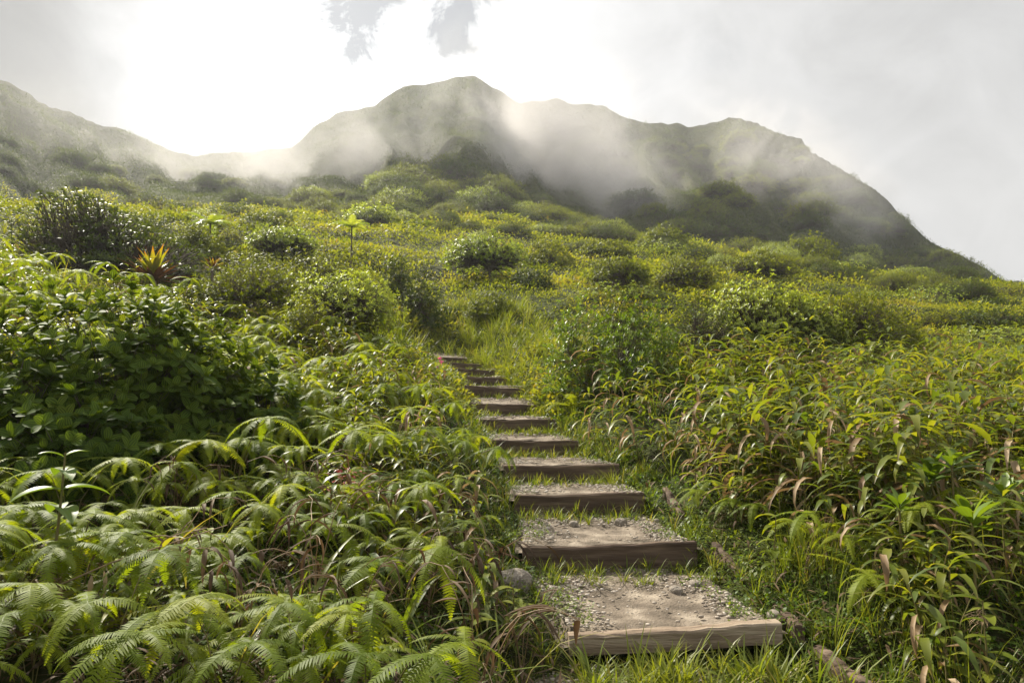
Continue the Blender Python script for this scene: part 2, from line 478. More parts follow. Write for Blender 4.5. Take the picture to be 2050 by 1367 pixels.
def soil_mat():
    m, nt, out = new_mat("hillside_soil")
    tc = nt.nodes.new("ShaderNodeTexCoord")
    def nz(s, d=5):
        n = nt.nodes.new("ShaderNodeTexNoise"); n.inputs["Scale"].default_value = s; n.inputs["Detail"].default_value = d
        nt.links.new(tc.outputs["Object"], n.inputs["Vector"]); return n.outputs["Fac"]
    near = ramp(nt, [(0.3, (0.022, 0.022, 0.009)), (0.5, (0.040, 0.048, 0.014)), (0.7, (0.05, 0.068, 0.016))], nz(2.2, 8)).outputs[0]
    far = ramp(nt, [(0.3, (0.022, 0.026, 0.009)), (0.5, (0.042, 0.046, 0.015)), (0.66, (0.06, 0.062, 0.022))], nz(0.11, 9)).outputs[0]
    at = nt.nodes.new("ShaderNodeAttribute"); at.attribute_name = "luv"
    sp = nt.nodes.new("ShaderNodeSeparateXYZ"); nt.links.new(at.outputs["Vector"], sp.inputs[0])
    col = mixc(nt, sp.outputs[1], near, far)
    bs = nt.nodes.new("ShaderNodeBsdfPrincipled"); bs.inputs["Roughness"].default_value = 1; bs.inputs["Specular IOR Level"].default_value = 0.1
    nt.links.new(col, bs.inputs["Base Color"])
    bp = nt.nodes.new("ShaderNodeBump"); bp.inputs["Strength"].default_value = 0.8; bp.inputs["Distance"].default_value = 0.6
    nt.links.new(nz(0.9, 9), bp.inputs["Height"]); nt.links.new(bp.outputs[0], bs.inputs["Normal"])
    nt.links.new(bs.outputs[0], out.inputs[0])
    return m


M['soil'] = soil_mat()


# ------------------------------------------------------------------ object helpers
def props(o, label=None, cat=None, group=None, kind=None):
    if label: o["label"] = label
    if cat: o["category"] = cat
    if group: o["group"] = group
    if kind: o["kind"] = kind
    return o


def link(name, me, parent=None):
    o = bpy.data.objects.new(name, me); COL.objects.link(o)
    if parent is not None:
        o.parent = parent
    return o


def stuff(name, geo, mats, label):
    o = link(name, geo.mesh(name, mats))
    return props(o, label, name.replace('_', ' '), None, 'stuff')


def place(name, parts, loc, rz=0, sc=1.0, label=None, cat=None, group=None, tilt=(0, 0)):
    """parts: a mesh (thing of one mesh) or a list of (part name, mesh)."""
    if isinstance(parts, list):
        r = link(name, None); r.empty_display_size = 0.1
        for pn, me in parts:
            link(pn, me, r)
    else:
        r = link(name, parts)
    r.location = loc; r.rotation_euler = (tilt[0], tilt[1], rz)
    r.scale = (sc, sc, sc) if not isinstance(sc, (tuple, list)) else sc
    return props(r, label, cat or name.replace('_', ' '), group)


def as_one(parts_geo):
    """[(part, geo, mat)] -> one mesh with one slot per part"""
    g = Geo(); mats = []
    for i, (pn, ge, m) in enumerate(parts_geo):
        if ge.n:
            g.merge(ge, len(mats)); mats.append(m)
    return g.mesh(parts_geo[0][0], mats)


def as_parts(parts_geo):
    return [(pn, ge.mesh(pn, m)) for pn, ge, m in parts_geo if ge.n]


# ------------------------------------------------------------------ ground sheet and path
def build_ground():
    ys = np.concatenate([np.linspace(-14, 0, 24)[:-1], np.linspace(0, 20, 210)[:-1], np.geomspace(20, 420, 330)])
    ss = np.linspace(-1.25, 1.25, 560)
    Yg, Sg = np.meshgrid(ys, ss, indexing='ij')
    Xg = Sg * (Yg + 16)
    Zg = terrain(Xg, Yg)
    v = np.stack([Xg, Yg, Zg], -1).reshape(-1, 3)
    nr, nc = Yg.shape
    i = np.arange(nr - 1)[:, None]; j = np.arange(nc - 1)[None]
    f = np.stack([i * nc + j, i * nc + j + 1, (i + 1) * nc + j + 1, (i + 1) * nc + j], -1).reshape(-1, 4)
    a = np.zeros((len(v), 3)); a[:, 1] = sstep(14, 40, v[:, 1])
    g = Geo(); g.add(v, f, a)
    o = link("hillside_ground", g.mesh("hillside_ground", M['soil']))
    props(o, "dark overgrown earth of the hillside rising to the misty mountain", "ground", None, "structure")


build_ground()


def build_path():
    g = Geo()
    segs = []
    a0 = (P(985, 1400, 3.3), P(1640, 1380, 3.3))
    for i in range(len(SP)):
        A, B = SP[i]
        if i + 1 < len(SP):
            A2, B2 = SP[i + 1]
            z2 = (A2[2] + B2[2]) / 2 - 0.19
        else:
            A2, B2 = A + np.array([-0.25, 1.6, 0]), B + np.array([-0.25, 1.6, 0]); z2 = A[2] + 0.3
        segs.append((A, B, A2, B2, (A[2], B[2]), z2))
    # apron below the first step
    A, B = SP[0]
    segs.append((np.array([A[0] - 0.75, 1.0, 0]), np.array([B[0] + 0.35, 1.0, 0]), A + np.array([-0.6, -0.03, 0]), B + np.array([0.05, -0.03, 0]), (CZ - 1.60, CZ - 1.60), A[2] - 0.17))
    for A, B, A2, B2, zf, z2 in segs:
        nu, nv = 46, 40
        u = np.linspace(-0.04, 1.04, nu); w = np.linspace(0, 1, nv)
        U, Wv = np.meshgrid(u, w, indexing='ij')
        x = (A[0] * (1 - U) + B[0] * U) * (1 - Wv) + (A2[0] * (1 - U) + B2[0] * U) * Wv
        y = (A[1] * (1 - U) + B[1] * U + 0.03) * (1 - Wv) + (A2[1] * (1 - U) + B2[1] * U) * Wv
        z = (zf[0] * (1 - U) + zf[1] * U - 0.018) * (1 - Wv) + z2 * Wv
        z = z + fbm(x * 5, y * 5, 2, 4) * 0.016 - 0.02 * np.sin(PI * np.clip(U, 0, 1)) * np.sin(PI * Wv) + 0.012
        z = z + (np.abs(U - 0.5) > 0.47) * -0.05
        v = np.stack([x, y, z], -1).reshape(-1, 3)
        i = np.arange(nu - 1)[:, None]; j = np.arange(nv - 1)[None]
        f = np.stack([i * nv + j, (i + 1) * nv + j, (i + 1) * nv + j + 1, i * nv + j + 1], -1).reshape(-1, 4)
        g.add(v, f, np.zeros((len(v), 3)))
    o = link("dirt_path", g.mesh("dirt_path", M['dirt']))
    props(o, "bare dirt treads of the footpath between the timber steps", "path", None, "structure")


build_path()


def tread_z(x, y):
    """height of the tread / apron under a point of the path"""
    k = -1
    for i in range(len(SP)):
        if y > STEPS[i][0] + 0.05:
            k = i
    if k < 0:
        return np.interp(y, [1, 4], [CZ - 1.60, SP[0][0][2] - 0.17]) + 0.01
    zf = _cz[k]
    if k + 1 < len(SP):
        t = (y - STEPS[k][0]) / (STEPS[k + 1][0] - STEPS[k][0])
        return zf * (1 - t) + (_cz[k + 1] - 0.19) * t
    return zf + 0.2 * (y - STEPS[k][0])


def plank(A, B, height, thick, dips=(), seed=0, nl=44, rough=0.006, lean=0.0):
    """A worn board between two top-edge points: front face at A-B, thickness going back."""
    g = Geo()
    A = np.array(A, float); B = np.array(B, float)
    ax = nrm(B - A); back = nrm(np.cross(np.array([0, 0, 1.0]), ax))
    Ln = np.linalg.norm(B - A)
    s = np.linspace(0, 1, nl)
    top = np.zeros(nl)
    for c, wd, dp in dips:
        top -= dp * np.exp(-((s - c) / wd) ** 2)
    top += fbm(s * 9, np.full(nl, seed * 3.7), seed, 3) * rough
    bow = fbm(s * 2.0, np.full(nl, seed + 0.5), seed + 4, 2) * 0.012
    b = 0.012
    # cross-section (back offset, up offset from top), closed loop
    sec = [(0, -height), (0, -height * 0.6), (0.002, -height * 0.25), (0.0, -b), (b * 0.8, -0.001), (thick * 0.5, 0.002), (thick - b, 0), (thick, -b), (thick, -height)]
    K = len(sec)
    v = np.zeros((nl, K, 3))
    for k, (bo, uo) in enumerate(sec):
        wob = fbm(s * 14, np.full(nl, k * 1.7 + seed), seed + 8, 2) * 0.003
        tz = top * (1.0 if uo > -height * 0.5 else (0.3 if uo > -height * 0.8 else 0))
        v[:, k] = A + ax * (s * Ln)[:, None] + back * (bo + bow + wob + lean * uo)[:, None] + np.array([0, 0, 1.0]) * (uo + tz + wob)[:, None]
    i = np.arange(nl - 1)[:, None]; j = np.arange(K)[None]; j2 = (j + 1) % K
    f = np.stack([i * K + j, (i + 1) * K + j, (i + 1) * K + j2, i * K + j2], -1).reshape(-1, 4)
    vv = v.reshape(-1, 3)
    g.add(vv, f, np.zeros((len(vv), 3)))
    c0 = len(vv)
    g.add(v[0], np.array([list(range(K))]), np.zeros((K, 3)))
    g.add(v[-1], np.array([list(range(K))[::-1]]), np.zeros((K, 3)))
    return g


ORD = ["lowest timber step, bleached pale top edge with a split at its end", "second timber step from the bottom, tall dark face with a worn dip",
       "third timber step from the bottom, wide board with grass before it", "fourth timber step from the bottom, beside a drooping grass tuft",
       "fifth timber step from the bottom, thin pale top edge", "sixth timber step from the bottom, plain brown face",
       "seventh timber step from the bottom, half hidden by grass", "eighth timber step from the bottom, tilting down to the right end",
       "ninth timber step from the bottom, narrow dark face", "tenth timber step from the bottom, almost buried in grass",
       "eleventh timber step from the bottom, second from the top", "topmost timber step, vanishing into grass near the pink orchid"]
for i, (A, B) in enumerate(SP):
    dips = [(0.3, 0.16, 0.020), (0.62, 0.10, 0.012)] if i == 1 else [(0.4 + 0.1 * math.sin(i * 2.1), 0.2, 0.014)]
    if i == 0:
        g = plank(A + np.array([0, 0, 0.012]), B + np.array([0, 0, 0.012]), 0.11, 0.09, [(0.15, 0.1, 0.008), (0.85, 0.08, -0.008)], 1, rough=0.012)
    else:
        g = plank(A, B, 0.235 if i < 4 else 0.21, 0.07, dips, i + 1)
    o = link("timber_step", g.mesh("timber_step", M['palewood'] if i == 0 else M['wood'], smooth=False))
    props(o, ORD[i], "step", "timber steps of the footpath")
for (Xa, Ya, Da), (Xb, Yb, Db_), lab in [((1530, 1208, 4.62), (1440, 1098, 5.25), "weathered edging board beside the second step, grass growing over it"),
                                    ((1610, 1268, 4.05), (1560, 1222, 4.5), "short split edging board at the end of the lowest step"),
                                    ((1760, 1395, 3.5), (1648, 1308, 3.95), "greyish edging board below the lowest step at the bottom of the photo"),
                                    ((1372, 1040, 5.95), (1340, 985, 6.5), "short dark edging board at the end of the third step")]:
    A = P(Xa, Ya, Da) + np.array([0, 0, 0.06]); B = P(Xb, Yb, Db_) + np.array([0, 0, 0.06])
    g = plank(A, B, 0.2, 0.06, [], int(Xa) % 17, rough=0.02)
    o = link("edging_board", g.mesh("edging_board", M['wood'], smooth=False))
    props(o, lab, "board", "edging boards of the footpath")


# ------------------------------------------------------------------ stones
def ico_stone(r, seed, sub=3, squash=0.7):
    import bmesh
    bm = bmesh.new(); bmesh.ops.create_icosphere(bm, subdivisions=sub, radius=1)
    v = np.array([q.co[:] for q in bm.verts]); f = np.array([[q.index for q in p.verts] for p in bm.faces]); bm.free()
    n = fbm(v[:, 0] * 1.3 + seed * 5.1 + v[:, 2], v[:, 1] * 1.3 - v[:, 2] * 0.8, seed, 4)
    v = v * (1 + 0.38 * n)[:, None]
    v = np.sign(v) * np.abs(v) ** 0.85
    v[:, 2] *= squash
    return v * r, f


stone_meshes = []
for k in range(5):
    v, f = ico_stone(1, k + 3)
    g = Geo(); g.add(v, f, np.zeros((len(v), 3)))
    stone_meshes.append(g.mesh("stone", M['rock'], smooth=False))
for X, D, rpx, lab in [(1020, 4.75, 42, "largest grey stone at the path edge, half sunk in grass"),
                       (1350, 4.72, 13, "pale stone in the shade under the second step"),
                       (1242, 5.95, 12, "small round pale stone on the tread above the second step"),
                       (1312, 6.0, 8, "smallest pale stone at the grass edge under the third step"),
                       (1388, 4.85, 13, "angular stone next to the pale stone under the second step"),
                       (1148, 5.9, 9, "flat stone near the grassy end of the third step"),
                       (1042, 4.0, 14, "brown stone lying in the gravel before the lowest step"),
                       (1542, 4.25, 14, "pale stone wedged behind the split end of the lowest step"),
                       (975, 7.2, 12, "pale stone among gravel beside the fourth step")]:
    p = P(X, 1000, D); r = rpx / F * D
    z = tread_z(p[0], D) if rpx < 40 else tread_z(p[0], D) + 0.02
    place("stone", stone_meshes[int(X) % 5], (p[0], D, z + r * 0.1), X * 0.37, (r, r * 0.9, r), lab, "stone", "stones on the footpath")

g = Geo()
pv, pf = ico_stone(1, 2, 1)
N = 13000
cnt = 0
VV = []; AA = []; FF = []
while cnt < N:
    y = random.uniform(2.6, 15.0) if random.random() < 0.35 else random.choice([random.uniform(4.05, 6.3), random.uniform(2.6, 4.0), random.uniform(6.3, 8)])
    w = float(path_w(y)); c = float(path_x(y))
    u = random.uniform(-1, 1); u = math.copysign(abs(u) ** 0.6, u)
    if y < 4: u = random.uniform(-1.6, 0.3)
    x = c + u * w * 0.97
    # thin out the walked middle, heap against the next riser
    k = max([i for i in range(len(STEPS)) if STEPS[i][0] < y] or [-1])
    t = (y - STEPS[k][0]) / (STEPS[min(k + 1, 11)][0] - STEPS[k][0] + 1e-6) if k >= 0 else 0.5
    if abs(u) < 0.6 and t < 0.55 and random.random() < 0.75: continue
    r = random.choice([0.003, 0.003, 0.004, 0.005, 0.006, 0.008, 0.013]) * random.uniform(0.7, 1.3)
    if y > 9: r *= 1.5
    VV.append(pv * r * np.array([random.uniform(.7, 1.3), random.uniform(.7, 1.3), random.uniform(.6, 1)]) + np.array([x, y, tread_z(x, y) + r * 0.35 + 0.006]))
    AA.append(np.tile([0, 0, random.random()], (len(pv), 1))); FF.append(pf + cnt * len(pv)); cnt += 1
g.add(np.concatenate(VV), np.concatenate(FF), np.concatenate(AA))
stuff("gravel", g, M['pebble'], "pale loose gravel scattered over the treads of the footpath")


# ------------------------------------------------------------------ plant generators
def make_fern(seed, stalks=4, h=0.5, spread=0.35, bl=(0.24, 0.38), K=30, dead=True):
    """forked fern: each stalk carries a fan of drooping pinnate blades"""
    parts = []
    st = Geo()
    az0 = rng.uniform(0, 2 * PI)
    for k in range(stalks):
        az = az0 + k * 2 * PI / stalks + rng.normal(0, 0.4)
        rr = spread * (0.25 if k == 0 else rng.uniform(0.6, 1.1)); hh = h * rng.uniform(0.65, 1.1)
        top = np.array([math.cos(az) * rr, math.sin(az) * rr, hh])
        pts = np.array([[0, 0, -0.12], [top[0] * 0.25, top[1] * 0.25, hh * 0.5], [top[0] * 0.65, top[1] * 0.65, hh * 0.88], top])
        tubes(st, pts, np.array([[0.004, 0.0035, 0.003, 0.002]]), 4)
        fr = Geo()
        n = int(rng.integers(5, 9))
        ta = np.linspace(0, 2 * PI, n, endpoint=False) + rng.uniform(0, 6) + rng.normal(0, 0.22, n)
        el = rng.uniform(-0.25, 0.4, n)
        d = np.stack([np.cos(ta) * np.cos(el), np.sin(ta) * np.cos(el), np.sin(el)], -1)
        L = rng.uniform(*bl, n) * rng.uniform(0.85, 1.1)
        pinnate(fr, np.tile(top, (n, 1)), d, (0, 0, 1), L, L * rng.uniform(0.25, 0.32, n), rng.uniform(0.8, 1.6, n), K, rnd=rng.uniform(0, 1) * 0.6 + 0.4 * rng.random(n))
        parts.append(("frond", fr, M['fern']))
    if dead:
        de = Geo(); n = 9
        ta = rng.uniform(0, 2 * PI, n); el = rng.uniform(-0.2, 0.5, n)
        b = np.stack([np.cos(ta) * 0.08, np.sin(ta) * 0.08, rng.uniform(0.08, 0.26, n) * h / 0.5], -1)
        d = np.stack([np.cos(ta) * np.cos(el), np.sin(ta) * np.cos(el), np.sin(el)], -1)
        pinnate(de, b, d, (0, 0, 1), rng.uniform(0.2, 0.34, n), 0.06, rng.uniform(1.2, 2.4, n), 14, hang=0.7, duty=0.5)
        parts.append(("dead_foliage", de, M['fern_dead']))
    return [("stem", st, M['stem'])] + parts


def make_sword_fern(n=7, L=0.6, K=22):
    fr_all = []
    st = Geo()
    tubes(st, np.array([[0, 0, -0.1], [0, 0, 0.0], [0.005, 0, 0.05]]), np.array([[0.012, 0.012, 0.006]]), 5)
    for k in range(n):
        fr = Geo(); az = k * 2.4 + rng.normal(0, 0.3); el = rng.uniform(0.6, 1.25)
        d = np.array([[math.cos(az) * math.cos(el), math.sin(az) * math.cos(el), math.sin(el)]])
        l = L * rng.uniform(0.75, 1.1)
        pinnate(fr, np.array([[0, 0, 0.02]]), d, (0, 0, 1), l, l * 0.3, rng.uniform(0.9, 1.9), K, duty=0.7, sweep=0.25, pwr=0.6)
        fr_all.append(("frond", fr, M['fern']))
    return [("stem", st, M['stem'])] + fr_all


def make_cane(nc=6, h=0.9, dead=0.3, spread=0.22, lw=0.026):
    st, fo, de = Geo(), Geo(), Geo()
    for k in range(nc):
        az = rng.uniform(0, 2 * PI); rr = spread * math.sqrt(rng.random()); lean = rng.uniform(0.15, 0.5) * h
        b = np.array([math.cos(az) * rr, math.sin(az) * rr, -0.1]); hh = h * rng.uniform(0.6, 1.1)
        laz = az + rng.normal(0, 0.7)
        t = np.linspace(0, 1, 6)
        pts = b + np.stack([np.cos(laz) * lean * t ** 2, np.sin(laz) * lean * t ** 2, (hh + 0.1) * (t - 0.12 * t ** 3)], -1)
        tubes(st, pts, np.array([np.linspace(0.0045, 0.0018, 6)]), 4)
        nl = int(rng.integers(8, 12))
        s = np.linspace(0.22, 1.0, nl)
        q = np.stack([np.interp(s, t, pts[:, c]) for c in range(3)], -1)
        la = laz + np.where(np.arange(nl) % 2 == 0, 0, PI) + rng.normal(0, 0.75, nl)
        el = rng.uniform(0.35, 0.95, nl)
        d = np.stack([np.cos(la) * np.cos(el), np.sin(la) * np.cos(el), np.sin(el)], -1)
        L = rng.uniform(0.23, 0.45, nl) * (0.75 + 0.35 * np.sin(PI * s)); W = lw * rng.uniform(0.7, 1.25, nl)
        isd = (rng.random(nl) < dead * (1.9 - 1.6 * s))
        a = ~isd
        leaves(fo, q[a], d[a], (0, 0, 1), L[a], W[a], rng.uniform(1.0, 2.2, a.sum()), 5, 'lance', 0.13)
        d2 = d[isd]; d2[:, 2] *= 0.2
        leaves(de, q[isd], d2, (0, 0, 1), L[isd] * 1.0, W[isd] * 0.8, rng.uniform(1.3, 2.4, isd.sum()), 5, 'lance', 0.35)
    return [("stem", st, M['stem']), ("foliage", fo, M['cane']), ("dead_foliage", de, M['cane_dead'])]


def make_tree(height, rad, shape='dome', trunks=1, clusters=260, leafL=0.07, leafW=0.03, n=7, mat='mid', base_frac=0.35, thick=0.03, lean=(0, 0), inner=0.35,
              flat=0.6, nseg=2, profile=None, prof='obov', spread=1.0, ground=0.0, sides=5, limbs=7, asym=(1, 1), up_bias=0.6, cols=3, turn=2.4, bend=0.5, jit=0.25):
    """Small shrub or tree: tapered trunk, limbs, twigs and leaf rosettes on an uneven crown."""
    tr, cr = Geo(), Geo()
    c0 = height * base_frac
    # crown points: dome shell plus some depth
    d = rand_dir(clusters * 2, -0.15, 1.0)
    lump = 1 + 0.34 * fbm(d[:, 0] * 2.6 + d[:, 2], d[:, 1] * 2.6 - d[:, 2] * 1.7, int(rng.integers(1, 99)), 3) + 0.10 * rng.normal(size=len(d))
    r = np.where(rng.random(len(d)) < inner, rng.uniform(0.45, 0.95, len(d)), rng.uniform(0.88, 1.04, len(d))) * lump
    p = d * r[:, None] * np.array([rad * asym[0], rad * asym[1], (height - c0)])
    p[:, 2] -= rng.exponential(0.13, len(p)) * (height - c0) * (rng.random(len(p)) < 0.6)
    p[:, 2] = np.maximum(p[:, 2] + c0, 0.04 * height)
    p[:, 0] += lean[0] * p[:, 2] / height; p[:, 1] += lean[1] * p[:, 2] / height
    if profile is not None:
        keep = profile(p); p = p[keep]; d = d[keep]
    # gaps
    gap = fbm(p[:, 0] * 3.0 / rad, p[:, 1] * 3.0 / rad + p[:, 2] * 2 / rad, int(rng.integers(1, 99)), 2)
    keep = gap > -0.42
    p = p[keep][:clusters]; d = d[keep][:clusters]
    ax = nrm(d * np.array([1, 1, flat]) + np.array([0, 0, up_bias]) + rng.normal(0, jit, d.shape))
    rosettes(cr, p, ax, n, leafL * rng.uniform(0.8, 1.2, len(p)), leafW, spread, bend, prof, nseg, young=True, cols=cols, turn=turn)
    # wood
    k = limbs
    lc = p[rng.choice(len(p), min(k, len(p)), replace=False)]
    fork = np.array([lean[0] * 0.3, lean[1] * 0.3, c0 * 0.7])
    lend = fork + (lc - fork) * 0.62
    for q in range(trunks):
        o = np.array([rng.normal(0, 0.06 * rad) if trunks > 1 else 0, rng.normal(0, 0.06 * rad) if trunks > 1 else 0, -0.15 * height - 0.05])
        tubes(tr, np.array([o, o * 0.5 + fork * 0.45 + np.array([0.05 * rad * rng.normal(), 0.05 * rad * rng.normal(), 0]), fork]), np.array([[thick, thick * 0.8, thick * 0.62]]), sides + 1)
    for e in lend:
        mid = (fork + e) / 2 + np.array([rng.normal() * 0.06 * rad, rng.normal() * 0.06 * rad, -0.05 * height + 0.05 * rad * rng.normal()])
        tubes(tr, np.array([fork, mid, e]), np.array([[thick * 0.6, thick * 0.45, thick * 0.28]]), sides)
    dist = np.linalg.norm(p[:, None] - lend[None], axis=2); own = dist.argmin(1)
    st = lend[own]; st = st + (fork - st) * rng.uniform(0, 0.5, (len(p), 1))
    mid = (st + p) / 2 + rng.normal(0, 0.05 * rad, p.shape) - np.array([0, 0, 0.04 * height])
    tubes(tr, np.stack([st, mid, p], 1), np.tile([thick * 0.26, thick * 0.17, thick * 0.08], (len(p), 1)), 3)
    return [("trunk", tr, M['bark']), ("crown", cr, M[mat])]


def make_grass_tuft(geo, pos, n, L, W, lean=0.5, m=0, bend=(0.3, 1.4)):
    M_ = len(pos)
    b = np.repeat(pos, n, 0); N = len(b)
    az = rng.uniform(0, 2 * PI, N); el = PI / 2 - np.abs(rng.normal(0, lean, N)); el = np.clip(el, 0.25, PI / 2 - 0.03)
    d = np.stack([np.cos(az) * np.cos(el), np.sin(az) * np.cos(el), np.sin(el)], -1)
    L = np.repeat(arr(L, M_), n) * rng.uniform(0.5, 1.15, N); W = np.repeat(arr(W, M_), n) * rng.uniform(0.7, 1.3, N)
    b = b + np.stack([np.cos(az), np.sin(az), 0 * az], -1) * (0.12 * L * rng.random(N))[:, None]
    r = np.clip(np.repeat(rng.random(M_), n) * 0.55 + 0.25 * rng.random(N) + (rng.random(N) < 0.12) * 0.5, 0, 1)
    leaves(geo, b, d, (0, 0, 1), L, W, rng.uniform(*bend, N), 4, 'blade', 0.1, 2, r, m)


# ------------------------------------------------------------------ world, sun, air
SUN_AZ, SUN_EL = R(-40), R(43)
sd = Vector((math.sin(SUN_AZ) * math.cos(SUN_EL), math.cos(SUN_AZ) * math.cos(SUN_EL), math.sin(SUN_EL)))
ld = bpy.data.lights.new("sun", 'SUN'); ld.energy = 5.0; ld.angle = R(2.5); ld.color = (1.0, 0.93, 0.80)
lo = bpy.data.objects.new("sun", ld); COL.objects.link(lo)
lo.rotation_euler = (-sd).to_track_quat('-Z', 'Y').to_euler()
lo.location = (-40, 60, 90)


def build_world():
    w = bpy.data.worlds.new("World"); scene.world = w; w.use_nodes = True
    nt = w.node_tree; nt.nodes.clear()
    out = nt.nodes.new("ShaderNodeOutputWorld"); bg = nt.nodes.new("ShaderNodeBackground")
    sky = nt.nodes.new("ShaderNodeTexSky"); sky.sky_type = 'NISHITA'; sky.sun_disc = False
    sky.sun_elevation = SUN_EL; sky.sun_rotation = SUN_AZ
    sky.air_density = 1.0; sky.dust_density = 2.0
    tc = nt.nodes.new("ShaderNodeTexCoord")
    D = tc.outputs["Generated"]
    def dot(v):
        n = nt.nodes.new("ShaderNodeVectorMath"); n.operation = 'DOT_PRODUCT'
        nt.links.new(D, n.inputs[0]); n.inputs[1].default_value = v
        return n.outputs["Value"]
    def noise(scale, detail=7, rough=0.55, dist=0.3):
        n = nt.nodes.new("ShaderNodeTexNoise"); n.inputs["Scale"].default_value = scale; n.inputs["Detail"].default_value = detail
        n.inputs["Roughness"].default_value = rough; n.inputs["Distortion"].default_value = dist
        nt.links.new(D, n.inputs["Vector"]); return n.outputs["Fac"]
    gap = Vector(ray(470, 40)).normalized()      # the thin, bright part of the cloud deck below the sun
    c = math_n(nt, 'MAXIMUM', dot(tuple(gap)), 0.0)
    # cloud deck: brightness varies with its thickness, brightest round the sun
    g1 = math_n(nt, 'MULTIPLY', math_n(nt, 'POWER', c, 12.0), 0.42)
    g2 = math_n(nt, 'MULTIPLY', math_n(nt, 'POWER', c, 50.0), 0.6)
    n1 = math_n(nt, 'MULTIPLY', math_n(nt, 'SUBTRACT', noise(2.6), 0.5), 0.7)
    n1 = math_n(nt, 'ADD', n1, math_n(nt, 'MULTIPLY', math_n(nt, 'SUBTRACT', noise(6.5, 9, 0.6, 0.8), 0.5), 0.55))
    n1 = math_n(nt, 'ADD', n1, 1.0)
    deck = math_n(nt, 'MULTIPLY', math_n(nt, 'ADD', math_n(nt, 'ADD', g1, g2), WORLD_BASE), n1)
    # thicker grey cloud banks either side of the bright gap
    thick = None
    for X, Y, rad, amt in THICK:
        v = Vector(ray(X, Y)).normalized()
        dd = math_n(nt, 'ARCCOSINE', math_n(nt, 'MINIMUM', dot(tuple(v)), 1.0))
        q = math_n(nt, 'SUBTRACT', 1.0, math_n(nt, 'DIVIDE', dd, rad))
        q = math_n(nt, 'ADD', q, math_n(nt, 'MULTIPLY', math_n(nt, 'SUBTRACT', noise(5.0, 8), 0.5), 0.6))
        q = math_n(nt, 'MULTIPLY', math_n(nt, 'SMOOTH_MIN', math_n(nt, 'MAXIMUM', math_n(nt, 'MULTIPLY', q, 1.5), 0.0), 1.0), amt)
        thick = q if thick is None else math_n(nt, 'MAXIMUM', thick, q)
    deck = math_n(nt, 'MULTIPLY', deck, math_n(nt, 'SUBTRACT', 1.0, thick))
    colr = nt.nodes.new("ShaderNodeCombineColor")
    nt.links.new(deck, colr.inputs[0])
    nt.links.new(math_n(nt, 'MULTIPLY', deck, 1.0), colr.inputs[1]); nt.links.new(math_n(nt, 'MULTIPLY', deck, 1.01), colr.inputs[2])
    # ragged openings of darker, bluish cloud near the zenith edge of the picture
    nz = math_n(nt, 'ADD', math_n(nt, 'MULTIPLY', noise(11.0, 10, 0.66, 0.9), 0.75), math_n(nt, 'MULTIPLY', noise(34.0, 8, 0.7, 0.5), 0.25))
    tot = None
    for X, Y, rad in [(725, 10, 0.105), (710, 85, 0.075), (930, 10, 0.095), (905, 70, 0.07), (1440, 110, 0.05)]:
        v = Vector(ray(X, Y)).normalized()
        dd = math_n(nt, 'ARCCOSINE', math_n(nt, 'MINIMUM', dot(tuple(v)), 1.0))
        q = math_n(nt, 'SUBTRACT', 1.0, math_n(nt, 'DIVIDE', dd, rad))
        q = math_n(nt, 'ADD', q, math_n(nt, 'MULTIPLY', math_n(nt, 'SUBTRACT', nz, 0.5), 3.2))
        soft = 0.6 if X < 1200 else 1.4
        q = math_n(nt, 'DIVIDE', math_n(nt, 'SUBTRACT', q, 0.18), soft, True)
        if X > 1200:
            q = math_n(nt, 'MULTIPLY', q, 0.45)
        tot = q if tot is None else math_n(nt, 'MAXIMUM', tot, q)
    skyc = mixc(nt, 1.0, sky.outputs[0], (0.10, 0.10, 0.10), 'MULTIPLY')
    patch = mixc(nt, 0.97, skyc, PATCH)
    col = mixc(nt, math_n(nt, 'MULTIPLY', tot, 0.9), colr.outputs[0], patch)
    nt.links.new(col, bg.inputs[0]); bg.inputs[1].default_value = 1.0
    nt.links.new(bg.outputs[0], out.inputs[0])


WORLD_BASE = 0.33
THICK = [(-240, 20, 0.58, 0.78), (-60, 330, 0.44, 0.78), (2200, 330, 0.5, 0.10), (1950, -60, 0.3, 0.10), (1420, -90, 0.18, 0.13)]
PATCH = (0.165, 0.175, 0.19)
build_world()


def box_mesh(name, lo_, hi_, mat):
    g = Geo()
    v = np.array([[x, y, z] for x in (lo_[0], hi_[0]) for y in (lo_[1], hi_[1]) for z in (lo_[2], hi_[2])])
    f = np.array([[0, 1, 3, 2], [4, 6, 7, 5], [0, 4, 5, 1], [2, 3, 7, 6], [0, 2, 6, 4], [1, 5, 7, 3]])
    g.add(v, f, np.zeros((8, 3)))
    return g.mesh(name, mat, smooth=False)


def build_air():
    m, nt, out = new_mat("haze_air")
    pv_ = nt.nodes.new("ShaderNodeVolumePrincipled")
    pv_.inputs["Color"].default_value = (0.90, 0.93, 0.97, 1); pv_.inputs["Density"].default_value = HAZE; pv_.inputs["Anisotropy"].default_value = 0.3
    nt.links.new(pv_.outputs[0], out.inputs["Volume"])
    m.cycles.volume_sampling = 'DISTANCE'
    o = link("haze", box_mesh("haze", (-600, -40, -14 - 60), (600, 460, CZ + 135), m))
    props(o, "thin pale haze hanging over the whole hillside", "haze", None, "stuff")


HAZE = 0.0005
build_air()


